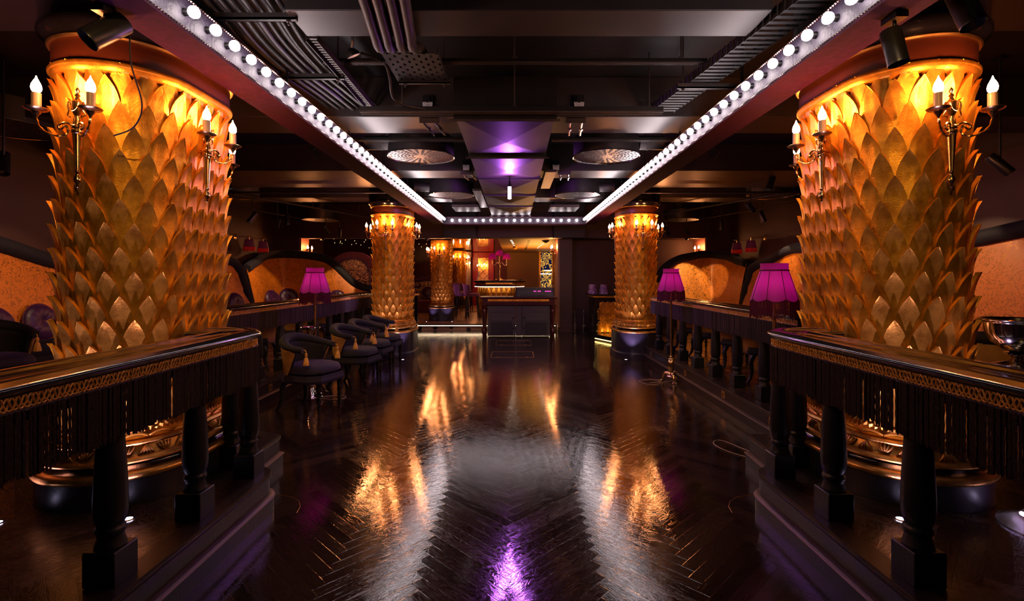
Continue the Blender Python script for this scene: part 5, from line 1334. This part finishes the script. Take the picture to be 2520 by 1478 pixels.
# ================================================================ HOST DESK right
t = thing('host_desk', 'black host desk with gold leaf-scale front, left of right far column', 'desk', (2.62, 12.2, 0))
MB().box(-0.75, 0.68, -0.12, 1.0, 1.045, 1.08).build('desktop', 'lacquer', t, bevel=0.006)
MB().box(-0.70, 0.64, -0.07, 0.95, 1.0, 1.045).build('gold_moulding', 'gold_leaf', t, bevel=0.01)
MB().box(-0.66, 0.62, -0.02, 0.9, 0.15, 1.0).build('carcass', 'lacquer', t)
MB().box(-0.55, 0.60, -0.035, -0.02, 0.16, 0.88).build('gold_panel', 'gold_dark', t)
m = MB()
for r in range(4):
    for k in range(9):
        x = -0.55 + (k + 0.5*(r % 2))*0.135; z = 0.16 + r*0.16
        if x+0.066 > 0.62: continue
        P = []; 
        for q in range(7):
            a = q/6; P.append((x+0.064*(2*a-1), -0.045-0.02*(1-abs(2*a-1)), z+0.16+0.10*(1-abs(2*a-1)**1.6)))
        m.tube(P, 0.008, 5)
        for q in (-0.6, -0.3, 0, 0.3, 0.6): m.tube([(x+0.064*q, -0.04, z-0.02), (x+0.064*q, -0.048, z+0.16+0.05*(1-abs(q)))], 0.006, 4)
m.build('scale_relief', 'gold_leaf', t, True)
t = thing('host_step', 'low black step with amber glow line under the host desk', 'step', (2.62, 12.1, 0))
MB().prism([(-0.72, 0.95), (-0.72, -0.2), (-0.30, -1.15), (-0.26, -1.2), (0.5, -1.2), (0.5, 0.95)], 0.05, 0.14).build('platform', 'lacquer', t, bevel=0.006)
MB().tube([(-0.70, -0.2, 0.04), (-0.29, -1.13, 0.04)], 0.008, 6).build('light_strip', 'led_yellow', t)
MB().prism([(-0.66, 0.9), (-0.66, -0.15), (-0.24, -1.1), (0.45, -1.1), (0.45, 0.9)], 0.0, 0.05).build('kick', 'black', t)
light('AREA', 'host_panel_glow', (2.55, 11.98, 0.16), 3.0, (1, 0.6, 0.12), None, shape='RECTANGLE', size=1.0, size_y=0.02).rotation_euler = (radians(155), 0, 0)
for x, l in ((1.98, 'left cellophane-wrapped purple lamp shade on the host desk'), (2.27, 'right cellophane-wrapped purple lamp shade on the host desk')):
    tag(MB().lathe([(0.125, 0), (0.12, 0.02), (0.10, 0.12), (0.085, 0.215), (0.08, 0.23)], (x, 12.7, 1.08), 18, wob=lambda a, i: 1+0.07*sin(a*7+i*1.3)).build('wrapped_lamp_shade', 'cello', None, True), l, 'lamp shade', 'wrapped lamp shades on the host desk')
t = thing('payment_terminal', 'black tilted screen on the host desk between shades and column', 'screen', (2.50, 12.5, 1.08))
MB().box(-0.1, 0.1, -0.1, 0.1, 0, 0.05).build('base', 'black', t, bevel=0.01)
MB().box(-0.09, 0.09, -0.012, 0.012, 0, 0.26).xf(Matrix.Translation((0.03, 0, 0.05)) @ Matrix.Rotation(radians(18), 4, 'Y')).build('screen', 'black_metal', t, bevel=0.005)
tag(MB().box(2.56, 2.66, 12.3, 12.36, 1.08, 1.115).build('card_holder', 'candle', bevel=0.003), 'tiny pale card holder on the host desk by the column', 'card holder')
t = thing('desk_lamp', 'purple desk lamp peeking out left of the right far column', 'table lamp', (2.78, 12.75, 1.08))
MB().lathe([(0.07, 0.27), (0.10, 0.24), (0.17, 0.22), (0.10, 0.50), (0.09, 0.56)][2:], n=32, cap=False, wob=lambda a, i: 1+0.02*sin(a*20)).build('lamp_shade', 'shade', t, True)
MB().lathe([(0.172, 0.08), (0.172, 0.225)], n=48, cap=False, wob=lambda a, i: 1+0.02*sin(a*24)).build('fringe', 'shade_fringe', t, True)
MB().lathe([(0.08, 0), (0.08, 0.02), (0.02, 0.03), (0.02, 0.5)], n=16).build('base', 'brass', t, True)
MB().sphere((0, 0, 0.38), 0.025, 8, 5).build('bulb', 'shade_bulb', t)
# stanchions
def stanchion(x, y, l):
    t = thing('rope_stanchion', l, 'stanchion', (x, y, 0), 0, 'chrome stanchions by the alcove')
    MB().lathe([(0.10, 0), (0.10, 0.015), (0.03, 0.03)], n=20).build('base', 'black_metal', t, True)
    MB().lathe([(0.014, 0.02), (0.014, 0.55), (0.022, 0.56), (0.022, 0.59), (0.008, 0.60), (0.016, 0.62), (0.001, 0.64)], n=12).box(-0.04, 0.04, -0.02, 0.02, 0.18, 0.24).build('post', 'chrome', t, True)
stanchion(1.62, 13.35, 'left chrome stanchion in the dark before the host desk'); stanchion(1.84, 13.3, 'right chrome stanchion, nearer the host desk')
tag(MB().tube(catmull([(1.62, 13.35, 0.55), (1.73, 13.32, 0.50), (1.84, 13.3, 0.55)], 6), 0.012, 8).build('barrier_rope', 'black', None, True), 'black rope sagging between the two chrome stanchions', 'rope')
tag(MB().tube(catmull([(1.84, 13.3, 0.55), (1.90, 13.0, 0.50), (1.96, 12.8, 0.55)], 6), 0.012, 8).build('barrier_rope', 'black', None, True), 'black rope from stanchion to the host desk', 'rope')
# floor hatches, sockets, inlay
def hatch(x0, x1, y0, y1, l):
    m = MB()
    for a in ((x0, x1, y0, y0+0.012), (x0, x1, y1-0.012, y1), (x0, x0+0.012, y0, y1), (x1-0.012, x1, y0, y1)): m.box(*a, 0.0, 0.0025)
    for x in (x0+0.12, x1-0.16): m.box(x, x+0.04, y0+0.04, y0+0.06, 0, 0.003)
    tag(m.build('floor_hatch', 'brass_satin'), l, 'floor hatch', 'floor hatches')
hatch(-0.45, 0.37, 9.3, 10.05, 'nearer thin-edged hatch in the parquet before the audio desk')
hatch(-0.42, 0.38, 11.0, 11.8, 'farther thin-edged hatch right in front of the audio desk')
def socket(x, y, z, s_, l):
    t = thing('socket_plate', l, 'socket', (x, y, z), 0, 'brass socket plates on the platform risers')
    MB().box(-0.004, 0.004, -0.045, 0.045, -0.04, 0.04).build('plate', 'brass_satin', t, bevel=0.002)
    MB().box(-s_*0.006 if s_ > 0 else 0.004, -0.004 if s_ > 0 else 0.006, -0.01, 0.01, -0.018, 0.014).build('switch', 'black', t)
socket(2.374, 5.68, 0.165, 1, 'brass socket plate on the right riser, nearest one')
socket(2.374, 6.95, 0.165, 1, 'brass socket plate behind the farther right lamp base')
socket(2.374, 8.7, 0.165, 1, 'brass socket plate far along the right riser')
socket(-2.954, 6.05, 0.165, -1, 'brass socket plate on left riser beside the first chair')
for s_, l in ((-1, 'left'), (1, 'right')):
    P = [(s_*(1.64 - 0.255*cos(radians(a))), 3.18+0.26*sin(radians(a))) for a in (0, 20, 40, 60, 80, 95)]
    tag(MB().tube([(x, y, 0.0) for x, y in P], 0.0022, 5).build('floor_inlay', 'gold_dark', None, True), 'thin curved inlay line in the floor by the %s platform corner' % l, 'inlay')
